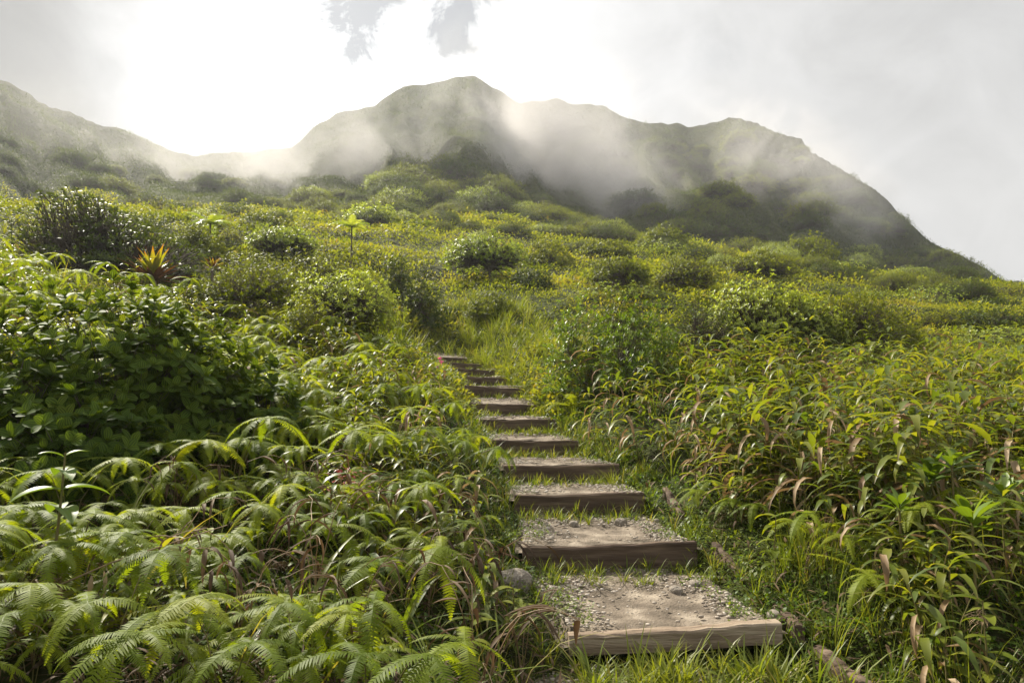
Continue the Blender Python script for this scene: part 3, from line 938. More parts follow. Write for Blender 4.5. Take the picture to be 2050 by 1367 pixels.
def mist(c, size, rot, dens, seed, label, nscale=2.2, thr=0.47, aniso=0.1):
    m, nt, out = new_mat("mist_air")
    tc = nt.nodes.new("ShaderNodeTexCoord")
    L = nt.nodes.new("ShaderNodeVectorMath"); L.operation = 'LENGTH'; nt.links.new(tc.outputs["Object"], L.inputs[0])
    fall = math_n(nt, 'SUBTRACT', 1.0, L.outputs["Value"], True)
    mp = nt.nodes.new("ShaderNodeMapping"); mp.inputs["Location"].default_value = (seed * 3.1, seed * 1.7, seed * 0.9)
    sc = np.array(size) / max(size); mp.inputs["Scale"].default_value = tuple(sc)
    nt.links.new(tc.outputs["Object"], mp.inputs[0])
    nz = nt.nodes.new("ShaderNodeTexNoise"); nz.inputs["Scale"].default_value = nscale; nz.inputs["Detail"].default_value = 6; nz.inputs["Roughness"].default_value = 0.6
    nz.inputs["Distortion"].default_value = 0.5
    nt.links.new(mp.outputs[0], nz.inputs["Vector"])
    q = math_n(nt, 'MULTIPLY', math_n(nt, 'SUBTRACT', nz.outputs["Fac"], thr), 6.0)
    q = math_n(nt, 'ADD', q, math_n(nt, 'MULTIPLY', fall, 0.8))
    q = math_n(nt, 'MAXIMUM', q, 0.0)
    f2 = math_n(nt, 'MULTIPLY', math_n(nt, 'POWER', fall, 1.3), q)
    d = math_n(nt, 'MULTIPLY', f2, dens)
    pv_ = nt.nodes.new("ShaderNodeVolumePrincipled"); pv_.inputs["Color"].default_value = (0.96, 0.93, 0.91, 1); pv_.inputs["Anisotropy"].default_value = aniso
    nt.links.new(d, pv_.inputs["Density"]); nt.links.new(pv_.outputs[0], out.inputs["Volume"])
    import bmesh
    bm = bmesh.new(); bmesh.ops.create_icosphere(bm, subdivisions=2, radius=1.06)
    me = bpy.data.meshes.new("mist_cloud"); bm.to_mesh(me); bm.free(); me.materials.append(m)
    o = link("mist_cloud", me); o.location = c; o.scale = size; o.rotation_euler = rot
    m.cycles.volume_sampling = 'DISTANCE'
    props(o, label, "mist", "mist drifting over the mountain", "stuff")


# ------------------------------------------------------------------ stuff: undergrowth, hillside scrub, mountain scrub, grass, litter
def off_path(x, y, k=1.0):
    return (np.abs(x - path_x(y)) > path_w(y) * k) | (y > 18.5)


def clumps(geo, x, y, L, per, wide=0.5, hgt=0.8, nseg=2, tone=0.0, cols=2, flat=0.6, prof='ovate', tscale=0.35, zf=None):
    n = len(x); z = terrain(x, y) if zf is None else zf
    b = np.repeat(np.stack([x, y, z], -1), per, 0); N = len(b)
    LL = np.repeat(L, per)
    d = rand_dir(N, 0.0, 1.0)
    rad = (LL * (1.2 + 1.2 * rng.random(N)))
    b = b + d * rad[:, None] * np.array([1.2, 1.2, hgt])
    dd = nrm(d * np.array([1, 1, flat]) + rng.normal(0, 0.5, (N, 3)) + np.array([0, 0, 0.15]))
    tone_ = np.clip(0.42 + 0.5 * fbm(x * tscale, y * tscale, 41, 3) + 0.25 * fbm(x * 2, y * 2, 77, 2) + tone, 0, 1)
    r = np.clip(np.repeat(tone_, per) + rng.normal(0, 0.14, N), 0, 1)
    l2 = LL * rng.uniform(0.7, 1.3, N)
    leaves(geo, b, dd, (0, 0, 1), l2, l2 * wide, rng.uniform(0.2, 1.0, N), nseg, prof, 0.15, cols, r)


def sample(n, y0, y1, t0=-1.0, t1=1.0, k=1.05):
    y = np.exp(rng.uniform(math.log(y0), math.log(y1), n)); x = rng.uniform(t0, t1, n) * y
    m = off_path(x, y, k)
    return x[m], y[m]


g = Geo()
x, y = sample(17500, 2.6, 13.5, -1.05, 1.2)
m = (y > 4.5) | (x > path_x(y)) | (x < path_x(y) - path_w(y) - 0.55) | (rng.random(len(x)) < 0.12)      # bare gravel beside the lowest step
x, y = x[m], y[m]
clumps(g, x, y, 0.022 + 0.003 * y, 9, 0.55, 1.3)
x, y = sample(5200, 3.0, 14, -0.2, 0.6, 0.66)
m = (np.abs(x - path_x(y)) < path_w(y) * 1.7) & ((y > 4.1) | (x > path_x(y)) | (rng.random(len(x)) < 0.2))
clumps(g, x[m], y[m], np.full(m.sum(), 0.024), 9, 0.6, 0.9, tone=0.15, zf=np.array([max(tread_z(a, b), G(a, b)) for a, b in zip(x[m], y[m])]))
# weeds in the angle under every riser
for i in range(len(SP)):
    A, B = SP[i]; n_ = 46
    u = rng.random(n_); q = A[None] * (1 - u)[:, None] + B[None] * u[:, None]
    q[:, 1] -= 0.04 + 0.22 * rng.random(n_) ** 1.8
    clumps(g, q[:, 0], q[:, 1], np.full(n_, 0.02), 8, 0.6, 0.8, tone=0.05, zf=np.array([tread_z(a, b) for a, b in q[:, :2]]))
stuff("undergrowth", g, M['weed'], "small leafy weeds carpeting the banks beside the footpath")

g = Geo()
x, y = sample(40000, 9.5, 78, -1.15, 1.35)
clumps(g, x, y, (0.02 + 0.0036 * y) * np.clip(1.0 + 0.9 * fbm(x * 0.3, y * 0.3, 91, 3), 0.72, 1.6), 10, 0.55, 0.9 + 0.0 * y[0], 2, tone=0.03)
x, y = sample(2600, 11, 45, -1.0, 1.0)
keep = fbm(x * 0.25, y * 0.25, 55, 2) > 0.02
x, y = x[keep], y[keep]
clumps(g, x, y, 0.03 + 0.0036 * y, 12, 0.2, 2.2, 3, tone=0.12, flat=1.6, prof='lance')
stuff("hillside_scrub", g, M['cover'], "low tangled green scrub covering the open slope above the steps")

g = Geo()
x, y = sample(130000, 60, 245, -1.05, 1.05)
e0_ = (terrain(x, y) - CZ) / y; e1_ = (terrain(x * 1.05, y * 1.05) - CZ) / (y * 1.05)
m = e1_ > e0_ - 0.002
x, y = x[m], y[m]
clumps(g, x, y, 0.0034 * y + 0.02, 5, 0.75, 0.5, 1, flat=0.8, tone=-0.05, tscale=0.22)
stuff("mountain_scrub", g, M['scrub'], "dense dull green scrub covering the mountain flanks in the mist")

# litter: dead fern and twig tangle under the plants
g = Geo()
x, y = sample(9000, 2.4, 9.5, -0.95, 0.95)
z = terrain(x, y) + rng.uniform(0.0, 0.16, len(x))
d = rand_dir(len(x), -0.3, 0.35)
leaves(g, np.stack([x, y, z], -1), d, (0, 0, 1), rng.uniform(0.06, 0.2, len(x)), rng.uniform(0.006, 0.02, len(x)), rng.uniform(-0.8, 1.6, len(x)), 4, 'lance', 0.3, 2)
stuff("leaf_litter", g, M['fern_dead'], "brown dead leaves and fern litter under the green plants")

g = Geo()


def tufts(n, y0, y1, fx, L, W, blades, lean=0.5, zf=None, bend=(0.3, 1.4), lo_=0.0):
    y = rng.uniform(y0, y1, n); x = fx(y)
    z = terrain(x, y) if zf is None else np.array([zf(a, b) for a, b in zip(x, y)])
    make_grass_tuft(g, np.stack([x, y, z - 0.02], -1), blades, L * rng.uniform(0.6, 1.25, n), W, lean, 0, bend)


edge = lambda sg, lo_, hi_: (lambda y: path_x(y) + sg * (path_w(y) * rng.uniform(lo_, hi_, len(y))))
tufts(420, 3.9, 18.5, edge(-1, 0.72, 1.5), 0.20, 0.007, 16, 0.6)
tufts(420, 3.9, 18.5, edge(1, 0.78, 1.5), 0.20, 0.007, 16, 0.6)
tufts(260, 7, 19, edge(-1, 0.6, 1.7), 0.26, 0.008, 18, 0.55)
tufts(260, 7, 19, edge(1, 0.68, 1.7), 0.26, 0.008, 18, 0.55)
# grass rooted at the foot of every riser
for i in range(len(SP)):
    A, B = SP[i]; nn_ = 60 if i < 6 else 34
    u = rng.random(nn_) ** 1.0; q = A[None] * (1 - u)[:, None] + B[None] * u[:, None]
    q[:, 1] -= 0.04 + 0.3 * rng.random(nn_) ** 1.6; q[:, 2] = [tread_z(a, b) for a, b in q[:, :2]]
    make_grass_tuft(g, q - np.array([0, 0, 0.015]), 12, rng.uniform(0.07, 0.2, nn_), 0.007, 0.65)
# before the lowest step
tufts(48, 3.2, 3.9, lambda y: rng.uniform(0.35, 1.7, len(y)), 0.30, 0.012, 26, 0.6, lambda a, b: tread_z(a, b) + 0.0)
# drooping tuft beside the fourth step
tufts(5, 7.05, 7.25, lambda y: path_x(y) + 0.42 + rng.uniform(-0.1, 0.15, len(y)), 0.34, 0.005, 60, 0.55, bend=(0.8, 2.2))
# thin upright grass at the bottom of the photo
tufts(60, 3.3, 5.2, lambda y: rng.uniform(1.95, 3.6, len(y)), 0.55, 0.004, 10, 0.32, bend=(0.2, 1.1))
tufts(40, 3.3, 5.0, lambda y: rng.uniform(1.75, 2.3, len(y)), 0.42, 0.005, 18, 0.35, bend=(0.2, 1.2))
tufts(16, 3.0, 4.2, lambda y: rng.uniform(-1.0, 0.1, len(y)), 0.3, 0.008, 14, 0.5)
# tall sunlit grass round the head of the steps
tufts(260, 13, 21, lambda y: path_x(y) + rng.uniform(0.5, 2.6, len(y)), 0.55, 0.012, 20, 0.45)
tufts(160, 17.6, 23, lambda y: path_x(y) + rng.uniform(-1.6, 1.2, len(y)), 0.55, 0.012, 20, 0.45)
# mixed into the banks
for t0, t1, n in ((-0.9, -0.1, 330), (0.2, 0.95, 330)):
    x, y = sample(n, 5.5, 22, t0, t1, 1.2)
    make_grass_tuft(g, np.stack([x, y, terrain(x, y) - 0.02], -1), 12, rng.uniform(0.3, 0.6, len(x)), 0.009 + 0.0006 * y.mean(), 0.5)
# long loose blades standing in the fern bank
x, y = sample(26, 2.5, 5.5, -0.9, 0.0, 1.6)
make_grass_tuft(g, np.stack([x, y, terrain(x, y)], -1), 5, rng.uniform(0.5, 0.9, len(x)), 0.011, 0.4, 0, (0.6, 1.9))
stuff("grass", g, M['grass'], "fine green grass growing along the edges and risers of the steps")


# ------------------------------------------------------------------ individual plants
def spots(n, y0, y1, t0, t1, dist, ok=None, k=1.25, seedtry=40):
    out = []
    tries = 0
    while len(out) < n and tries < n * seedtry:
        tries += 1
        y = math.exp(random.uniform(math.log(y0), math.log(y1))); x = random.uniform(t0, t1) * y
        if abs(x - float(path_x(y))) < float(path_w(y)) * k + 0.05 and y < 19: continue
        if ok and not ok(x, y): continue
        r = dist(y)
        if any((x - a) ** 2 + (y - b) ** 2 < r * r for a, b in out): continue
        out.append((x, y))
    return out


SHRUBS = [(-3.2, 5.75, 1.2), (-2.95, 4.75, 0.55), (-3.5, 4.9, 0.5)]
def clear(x, y):
    return all((x - a) ** 2 + (y - b) ** 2 > (r * 0.8) ** 2 for a, b, r in SHRUBS)


# ferns
fern_v = [make_fern(k, int(rng.integers(3, 6)), 0.46, 0.34) for k in range(7)]
fern_parts = [as_parts(f) for f in fern_v]
fern_one = [as_one(f) for f in fern_v]
FL = ["forked fern with drooping green fans in the dense fern bank under the dark broadleaf shrub",
      "forked fern arching over the path edge among grass and canes",
      "sunlit pale green fern on the bank between the dark shrub and the steps",
      "fern in the bright slope thicket behind the dark broadleaf shrub"]


def put_ferns(pts, labfun, near, sc0=1.0):
    for i, (x, y) in enumerate(pts):
        k = random.randrange(7)
        lab = labfun(x, y)
        place("fern", fern_parts[k] if y < near else fern_one[k], (x, y, G(x, y) - 0.02), random.uniform(0, 6.28), sc0 * random.choice([0.6, 0.75, 0.85, 1.0, 1.1, 1.2]) * random.uniform(0.9, 1.05), lab, "fern",
              "ferns on the banks", (random.uniform(-.12, .12), random.uniform(-.12, .12)))


put_ferns(spots(80, 2.3, 4.6, -0.95, 0.08, lambda y: 0.21 + 0.02 * y, lambda x, y: clear(x, y) and x < path_x(y) - path_w(y) - (1.05 if y < 4.2 else 0.75)), lambda x, y: FL[0] if x < -0.55 else FL[1], 4.0, 0.8)
put_ferns(spots(64, 4.6, 9.0, -0.55, -0.02, lambda y: 0.24 + 0.02 * y, lambda x, y: clear(x, y) and x < path_x(y) - path_w(y) - (0.5 if y < 7 else 0.75)), lambda x, y: FL[2], 0)
put_ferns(spots(75, 6.6, 14.0, -0.95, -0.2, lambda y: 0.2 + 0.035 * y, lambda x, y: clear(x, y) and x < path_x(y) - path_w(y) - 1.0), lambda x, y: FL[3], 0, 1.15)
put_ferns(spots(26, 4.2, 10.0, 0.3, 0.85, lambda y: 0.5, None), lambda x, y: "fern half hidden among the browning canes on the bank", 0, 0.9)
sw = [as_parts(make_sword_fern(int(rng.integers(6, 9)), 0.55)) for k in range(3)]
for X, D, s, lab in [(1760, 4.3, 1.1, "large dark sword fern leaning out of the cane bank beside rosette plants"),
                     (1150, 10.2, 1.5, "dark sword fern at the foot of the bright green rosette shrub"),
                     (1640, 6.0, 1.0, "sword fern under the hanging brown cane leaves"),
                     (180, 2.75, 0.9, "sword fern with long glossy leaflets at the bottom corner of the photo"),
                     (860, 4.7, 0.9, "upright sword fern beside the strap leaved grass near the path edge"),
                     (960, 4.2, 0.6, "small sword fern next to the half sunk grey stone"),
                     (690, 3.1, 0.9, "curly sword fern at the bottom of the photo below the yellowish fern stalks"),
                     (1860, 8.5, 1.5, "bright yellow green fern standing in the sunlit slope behind the canes")]:
    p = P(X, 900, D)
    place("sword_fern", sw[X % 3], (p[0], D, G(p[0], D)), X * 0.7, s, lab, "fern")

# canes
cane_v = [make_cane(int(rng.integers(5, 8)), 0.78, dd, lw=0.046) for dd in (0.08, 0.16, 0.32, 0.5, 0.75)]
cane_parts = [as_parts(f) for f in cane_v]
cane_one = [as_one(f) for f in cane_v]
CL = ["broad bladed cane clump with hanging brown leaves on the bank beside the steps",
      "green cane clump in the sunlit thicket high on the bank",
      "cane clump leaning over the path edge between ferns and steps",
      "cane clump mixed with ferns on the slope above the dark shrub"]


def put_canes(pts, lab, near, kinds, sc0=1.0):
    for x, y in pts:
        k = random.choice(kinds)
        place("cane_clump", cane_parts[k] if y < near else cane_one[k], (x, y, G(x, y) - 0.02), random.uniform(0, 6.28), sc0 * random.uniform(0.75, 1.2), lab, "cane grass",
              "cane clumps on the banks", (random.uniform(-.12, .12), random.uniform(-.12, .12)))


put_canes(spots(60, 4.9, 7.6, 0.27, 0.95, lambda y: 0.27, lambda x, y: x > path_x(y) + 1.25), CL[0], 6.2, [0, 1, 2, 2, 3, 4], 1.12)
put_canes(spots(62, 7.4, 12.0, 0.12, 0.95, lambda y: 0.45, None), CL[1], 0, [0, 1, 1, 2, 3])
put_canes(spots(20, 3.6, 4.9, 0.55, 0.95, lambda y: 0.3, None), CL[0], 9, [1, 2, 3], 0.75)
put_canes(spots(36, 3.9, 11.0, -0.3, 0.0, lambda y: 0.35, lambda x, y: clear(x, y) and (y < 7 or x < path_x(y) - path_w(y) - 0.8), 1.5), CL[2], 0, [0, 0, 1, 2, 4], 0.7)
put_canes(spots(60, 6.8, 16.0, -0.95, -0.2, lambda y: 0.55, lambda x, y: clear(x, y) and x < path_x(y) - path_w(y) - 1.3), CL[3], 0, [0, 0, 1, 1, 2], 0.85)

# big dark broadleaf shrubs
for (x, y, r), hh, rad, ncl, lab in [(SHRUBS[0], 1.16, 0.98, 1150, "large dark shrub with veined broad leaves in whorls, above the ferns"),
                                (SHRUBS[1], 0.66, 0.55, 380, "low dark shrub with veined leaves in front of the large dark shrub, by a seedling"),
                                (SHRUBS[2], 0.78, 0.6, 330, "low dark shrub with veined leaves at the very edge of the photo"),
                                ((-2.2, 5.9, .5), 0.7, 0.42, 260, "small veined leaf shrub on the sunlit side of the large dark shrub")]:
    pg = make_tree(hh, rad, clusters=ncl, leafL=0.098, leafW=0.066, n=6, mat='veined', base_frac=0.12, thick=0.022, trunks=4, flat=0.7, nseg=4, prof='oval', spread=1.25, inner=0.25, up_bias=0.6, turn=PI, bend=0.35, jit=0.12)
    place("broadleaf_shrub", as_parts(pg), (x, y, G(x, y) - 0.03), x * 3, 1, lab, "shrub", "dark broadleaf shrubs")


def px_tree(name, X, Yb, Yt, wpx, label, mat='mid', D=None, cl=320, leaf=0.06, n=7, group=None, bf=0.4, thick=0.03, one=False, cat=None, **kw):
    if D is None:
        x, y, z = hit(X, Yb)
    else:
        p = P(X, Yb, D); x, y = p[0], p[1]; z = G(x, y)
    top = P(X, Yt, y)[2]
    h = max(0.3, top - z); rad = wpx * 0.5 * y / F
    L = leaf * 1.2 * y / 12.0; cl = int(cl * 2.0); kw.setdefault('cols', 3 if y < 15 else 2)
    if 'tree' in name and kw.pop('anchor', True): bf = max(bf, 1 - (1 - bf) * (Yb - Yt) * y / F / h)
    pg = make_tree(h, rad, clusters=cl, leafL=L, leafW=L * kw.pop('lw', 0.42), n=n, mat=mat, base_frac=bf, thick=thick * rad, **kw)
    return place(name, as_one(pg) if one else as_parts(pg), (x, y, z - 0.05), 0, 1, label, cat or ("tree" if 'tree' in name else "shrub"), group)


ws = lambda h, r: (lambda p: p[:, 2] < h * np.interp(p[:, 0] / r, [-1, -0.8, -0.62, -0.35, 0.2, 1.0], [0.6, 0.72, 1.0, 0.97, 0.8, 0.42]))
px_tree("windswept_tree", 232, 500, 250, 330, "dark windswept tree with a slanting crown and bare twigs above the slope", 'dark', D=17, anchor=False, cl=1000, leaf=0.07, bf=0.05, thick=0.045,
        profile=ws(2.2, 1.8), limbs=11, trunks=2)
px_tree("flat_shrub", 520, 600, 532, 240, "flat topped twiggy shrub left of the bushy slope, below the bromeliads".replace(" left of the bushy slope,", " on the slope"), 'mid', D=12.5, cl=420, leaf=0.06, bf=0.5, thick=0.025, trunks=4, limbs=10, flat=0.3)
px_tree("flat_shrub", 690, 610, 535, 220, "wide flat crowned shrub with yellow tinged tips next to the twiggy flat shrub", 'lime', D=12.0, cl=420, leaf=0.06, bf=0.5, thick=0.025, trunks=4, limbs=10, flat=0.3)
px_tree("flat_shrub", 655, 560, 490, 200, "broad olive green shrub behind the wide flat crowned shrub", 'mid', D=17, cl=420, leaf=0.055, bf=0.3, thick=0.02, trunks=3)
px_tree("small_tree", 565, 522, 455, 135, "small spreading tree with a pale crown and dark slanting trunk beside the tree fern", 'lime', D=24, cl=380, leaf=0.05, bf=0.5, thick=0.05, flat=0.3)
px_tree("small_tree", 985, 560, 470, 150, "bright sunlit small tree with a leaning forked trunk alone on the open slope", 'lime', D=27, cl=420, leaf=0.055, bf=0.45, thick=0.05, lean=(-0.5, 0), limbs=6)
px_tree("small_tree", 1240, 590, 518, 130, "dark flat crowned tree with bare forked trunk behind the bright green rosette shrub", 'mid', D=24, cl=340, leaf=0.05, bf=0.45, thick=0.05)
px_tree("small_tree", 1370, 585, 520, 125, "thin crowned twiggy tree between the dark flat tree and the big sunlit shrub", 'mid', D=25, cl=240, leaf=0.045, bf=0.4, thick=0.045)
px_tree("small_tree", 1520, 560, 505, 150, "low spreading tree behind the big sunlit shrub", 'mid', D=33, cl=320, leaf=0.05, bf=0.35, thick=0.045)
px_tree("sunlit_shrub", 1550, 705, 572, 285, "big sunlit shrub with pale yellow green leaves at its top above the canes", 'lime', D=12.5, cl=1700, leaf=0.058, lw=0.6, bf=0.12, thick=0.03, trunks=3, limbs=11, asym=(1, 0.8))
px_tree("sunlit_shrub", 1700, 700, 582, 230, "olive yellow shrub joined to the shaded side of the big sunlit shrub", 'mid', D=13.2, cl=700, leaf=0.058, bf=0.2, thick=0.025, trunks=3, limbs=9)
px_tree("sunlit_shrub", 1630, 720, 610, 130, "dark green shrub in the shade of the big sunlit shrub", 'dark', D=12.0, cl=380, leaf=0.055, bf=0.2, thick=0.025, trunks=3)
px_tree("brown_shrub", 1400, 715, 590, 160, "open brownish shrub of bare twigs at the foot of the big sunlit shrub", 'dark', D=11.6, cl=330, leaf=0.048, bf=0.25, thick=0.03, trunks=4, limbs=12)
px_tree("rosette_shrub", 1170, 745, 595, 150, "bright green shrub with upright leaf rosettes beside the head of the steps", 'fresh', D=10.8, cl=260, leaf=0.085, bf=0.15, thick=0.022, trunks=4, n=8, up_bias=1.2, lw=0.3, spread=0.8)
px_tree("rosette_shrub", 1285, 765, 615, 150, "fresh green rosette shrub in front of the dark flat crowned tree", 'fresh', D=9.8, cl=260, leaf=0.09, bf=0.15, thick=0.022, trunks=4, n=8, up_bias=1.2, lw=0.3, spread=0.8)
px_tree("rosette_shrub", 1250, 700, 590, 130, "dark leafy shrub between the two fresh green rosette shrubs", 'dark', D=12.0, cl=300, leaf=0.06, bf=0.15, thick=0.022, trunks=3)
for X, Yb, Yt, w, D, mt, lab in [(790, 560, 515, 70, 21, 'dark', "round dark green bush on the open slope below the tree fern"),
                                 (905, 655, 612, 75, 21.5, 'dark', "dense dark round bush just above the head of the steps"),
                                 (840, 620, 560, 100, 20, 'dark', "dull green bush above the dense dark round bush"),
                                 (985, 640, 585, 100, 20, 'mid', "olive bush on the slope under the bright sunlit tree"),
                                 (1060, 590, 545, 90, 25, 'dark', "dark low bush at the foot of the bright sunlit tree"),
                                 (1090, 530, 488, 110, 34, 'mid', "rounded olive shrub behind the bright sunlit tree"),
                                 (530, 470, 430, 110, 36, 'mid', "rounded sunlit shrub behind the small spreading tree"),
                                 (740, 452, 412, 110, 52, 'lime', "bright dome shaped shrub on the upper edge of the open slope"),
                                 (400, 500, 447, 100, 22, 'mid', "leafy bush beside the dark windswept tree"),
                                 (740, 590, 540, 110, 16, 'mid', "green bush between the flat shrubs and the round dark bush"),
                                 (610, 660, 600, 130, 10.5, 'mid', "small leafy bush among ferns below the flat shrubs"),
                                 (1330, 500, 455, 110, 50, 'mid', "rounded green shrub at the foot of the mountain behind the twiggy tree"),
                                 (1620, 530, 472, 110, 48, 'mid', "dark domed shrub standing alone under the mist on the slope"),
                                 (1800, 700, 640, 90, 14, 'mid', "small shrub at the outer end of the olive yellow shrub"),
                                 (1980, 640, 600, 110, 26, 'dark', "dark bush on the sunlit slope near the edge of the photo"),
                                 (1210, 520, 480, 110, 42, 'mid', "olive shrub above the dark flat crowned tree"),
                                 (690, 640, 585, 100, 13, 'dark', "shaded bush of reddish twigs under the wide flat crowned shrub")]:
    px_tree("bush", X, Yb, Yt, w, lab, mt, D=D, cl=300, leaf=0.05 if D > 15 else 0.058, bf=0.15, thick=0.02, trunks=3, one=D > 30, group="bushes on the open slope")


# low irregular bushes knitting the slope together
low = []
for k in range(7):
    mt = ['mid', 'dark', 'lime', 'mid', 'cover', 'cover', 'dark'][k]
    low.append(as_one(make_tree(rng.uniform(0.55, 0.9), rng.uniform(0.6, 1.1), clusters=420, leafL=0.075, leafW=0.036, n=6, mat=mt, base_frac=0.05, thick=0.02, trunks=3, nseg=2, flat=0.5, inner=0.3,
                                up_bias=0.7, limbs=7, cols=2, asym=(1.25, 0.8), lean=(rng.normal(0, 0.25), 0))))
for x, y in spots(105, 10.5, 46, -0.85, 0.85, lambda y: 0.55 + 0.02 * y, lambda x, y: abs(x - path_x(y)) > path_w(y) + 1.6, 1.6):
    s_ = random.uniform(0.55, 1.25) * (0.75 + 0.012 * y)
    place("low_bush", low[random.randrange(7)], (x, y, G(x, y) - 0.06), random.uniform(0, 6.28), (s_ * random.uniform(0.8, 1.3), s_, s_ * random.uniform(0.6, 1.05)),
          "low irregular bush merging with the green scrub of the open slope", "shrub", "low bushes in the slope scrub")


# tree ferns
def make_tree_fern(h, L, n=12):
    tr, fr = Geo(), Geo()
    tubes(tr, np.array([[0, 0, -0.2], [0.02, 0, h * 0.5], [0, 0.01, h]]), np.array([[0.04, 0.035, 0.03]]), 6)
    az = np.arange(n) * 2.4; el = rng.uniform(0.3, 0.9, n)
    d = np.stack([np.cos(az) * np.cos(el), np.sin(az) * np.cos(el), np.sin(el)], -1)
    pinnate(fr, np.tile([0, 0, h * 0.98], (n, 1)), d, (0, 0, 1), L * rng.uniform(0.8, 1.15, n), L * 0.42, rng.uniform(0.8, 1.6, n), 16, pwr=0.6)
    return [("trunk", tr, M['bark']), ("crown", fr, M['lime'])]


for X, Yb, Yt, D, lab in [(703, 500, 452, 27, "lone tree fern with a thin trunk and flat bright crown on the slope"),
                          (420, 472, 446, 25, "small tree fern with a dark flat crown near the windswept tree")]:
    p = P(X, Yb, D); z = G(p[0], D); top = P(X, Yt, D)[2]
    place("tree_fern", as_parts(make_tree_fern(max(0.8, top - z), 0.95)), (p[0], D, z), X, 1, lab, "tree fern")


# bromeliads
def make_brom(n=16, L=0.5):
    a, b = Geo(), Geo()
    for ge, nn_, e0, e1, w in ((a, n, 0.7, 1.45, 0.2 * L), (b, n + 8, 0.1, 1.0, 0.13 * L)):
        az = np.arange(nn_) * 2.4 + rng.normal(0, 0.2, nn_); el = rng.uniform(e0, e1, nn_)
        d = np.stack([np.cos(az) * np.cos(el), np.sin(az) * np.cos(el), np.sin(el)], -1)
        leaves(ge, np.tile([0, 0, 0.0], (nn_, 1)) + d * 0.04, d, (0, 0, 1), L * rng.uniform(0.75, 1.15, nn_), w, rng.uniform(0.1, 0.7, nn_), 6, 'blade', 0.2)
    return [("foliage", a, M['brom']), ("dry_foliage", b, M['bromdry'])]


for X, D, z0, s, lab in [(305, 9.6, 562, 1.2, "large bromeliad with glowing yellow leaves and red tips above the dark shrub"),
                         (425, 14.5, 540, 0.45, "small bright yellow bromeliad behind the twiggy flat shrub")]:
    
    dd = np.linspace(7.3, 16, 400); vv = ray(X, z0); px_ = vv[0] / vv[1] * dd; pz_ = vv[2] / vv[1] * dd + CZ
    k_ = int(np.argmin(np.abs(pz_ - terrain(px_, dd) - 0.30))); D = float(dd[k_]); p = (float(px_[k_]), D, 0); z = float(pz_[k_])
    st = Geo(); tubes(st, np.array([[0, 0, G(p[0], D) - z - 0.1], [0, 0, -0.1], [0, 0, 0.04]]), np.array([[0.035, 0.03, 0.02]]), 6)
    place("bromeliad", as_parts([("stem", st, M['bark'])] + make_brom(15, 0.62 * s)), (p[0], D, z), X, 1, lab, "bromeliad", "bromeliads on the slope")


# rosette plants with big glossy leaves, bottom corner
def make_rosette_plant(h, heads, L=0.15, n=13):
    st, parts = Geo(), []
    for k in range(heads):
        a = rng.uniform(0, 6.28); r = 0.0 if k == 0 else rng.uniform(0.1, 0.28); hh = h * (1 if k == 0 else rng.uniform(0.6, 0.95))
        top = np.array([math.cos(a) * r, math.sin(a) * r, hh])
        tubes(st, np.array([[0, 0, -0.1], [top[0] * 0.4, top[1] * 0.4, hh * 0.5], top]), np.array([[0.009, 0.008, 0.006]]), 6)
        fo = Geo()
        rosettes(fo, top[None], np.array([[0.15 * math.cos(a), 0.15 * math.sin(a) - 0.15, 1.0]]), n, L * 1.3, L * 0.45, 1.2, 0.35, 'obov', 5, young=True, ljit=0.1)
        parts.append(("foliage", fo, M['fresh']))
    return [("stem", st, M['stem'])] + parts


for X, Y, D, hd, L, lab in [(1905, 925, 4.5, 3, 0.15, "glossy leaf rosette plant standing tallest in the cane bank near the edge of the photo"),
                            (1945, 1035, 3.9, 1, 0.17, "largest glossy rosette with wide open leaves above the thin grass"),
                            (1800, 1010, 4.2, 1, 0.13, "small dark glossy rosette beside the large dark sword fern"),
                            (2010, 985, 4.4, 2, 0.15, "shaded glossy rosette plant at the edge of the photo behind the largest rosette"),
                            (1690, 955, 5.3, 1, 0.10, "small rosette half hidden under hanging brown cane leaves")]:
    p = P(X, Y, D); z = G(p[0], D)
    place("rosette_plant", as_parts(make_rosette_plant(max(0.25, p[2] - z), hd, L)), (p[0], D, z), X, 1, lab, "plant", "glossy rosette plants")

# shiny opposite-leaved seedling
st, fo = Geo(), Geo()
tubes(st, np.array([[0, 0, -0.1], [0.02, 0, 0.25], [0.03, 0.0, 0.52]]), np.array([[0.007, 0.006, 0.004]]), 6)
for k, (hh, L) in enumerate([(0.50, 0.10), (0.44, 0.15), (0.36, 0.2), (0.28, 0.2)]):
    a = k * PI / 2 + 0.5
    for s_ in (0, PI):
        leaves(fo, np.array([[0.025, 0, hh]]), np.array([[math.cos(a + s_), math.sin(a + s_), 0.75 if k == 0 else 0.25]]), (0, 0, 1), L, L * 0.42, 0.9, 7, 'ovate', 0.14, rnd=0.3 + 0.1 * k)
p = P(110, 1000, 3.0)
place("seedling", as_parts([("stem", st, M['stem']), ("foliage", fo, M['fresh'])]), (p[0], 3.0, P(110, 905, 3.0)[2] - 0.52), 0.3, 1,
      "shiny seedling with paired wet looking leaves rising from the ferns", "plant")


# strap leaved plants and arching long blades
def make_strap(n, L, W, e0=0.6, e1=1.4, b=(0.9, 2.2)):
    fo = Geo(); az = np.arange(n) * 2.4 + rng.normal(0, 0.3, n); el = rng.uniform(e0, e1, n)
    d = np.stack([np.cos(az) * np.cos(el), np.sin(az) * np.cos(el), np.sin(el)], -1)
    leaves(fo, np.zeros((n, 3)), d, (0, 0, 1), L * rng.uniform(0.7, 1.15, n), W, rng.uniform(*b, n), 9, 'blade', 0.12)
    return fo


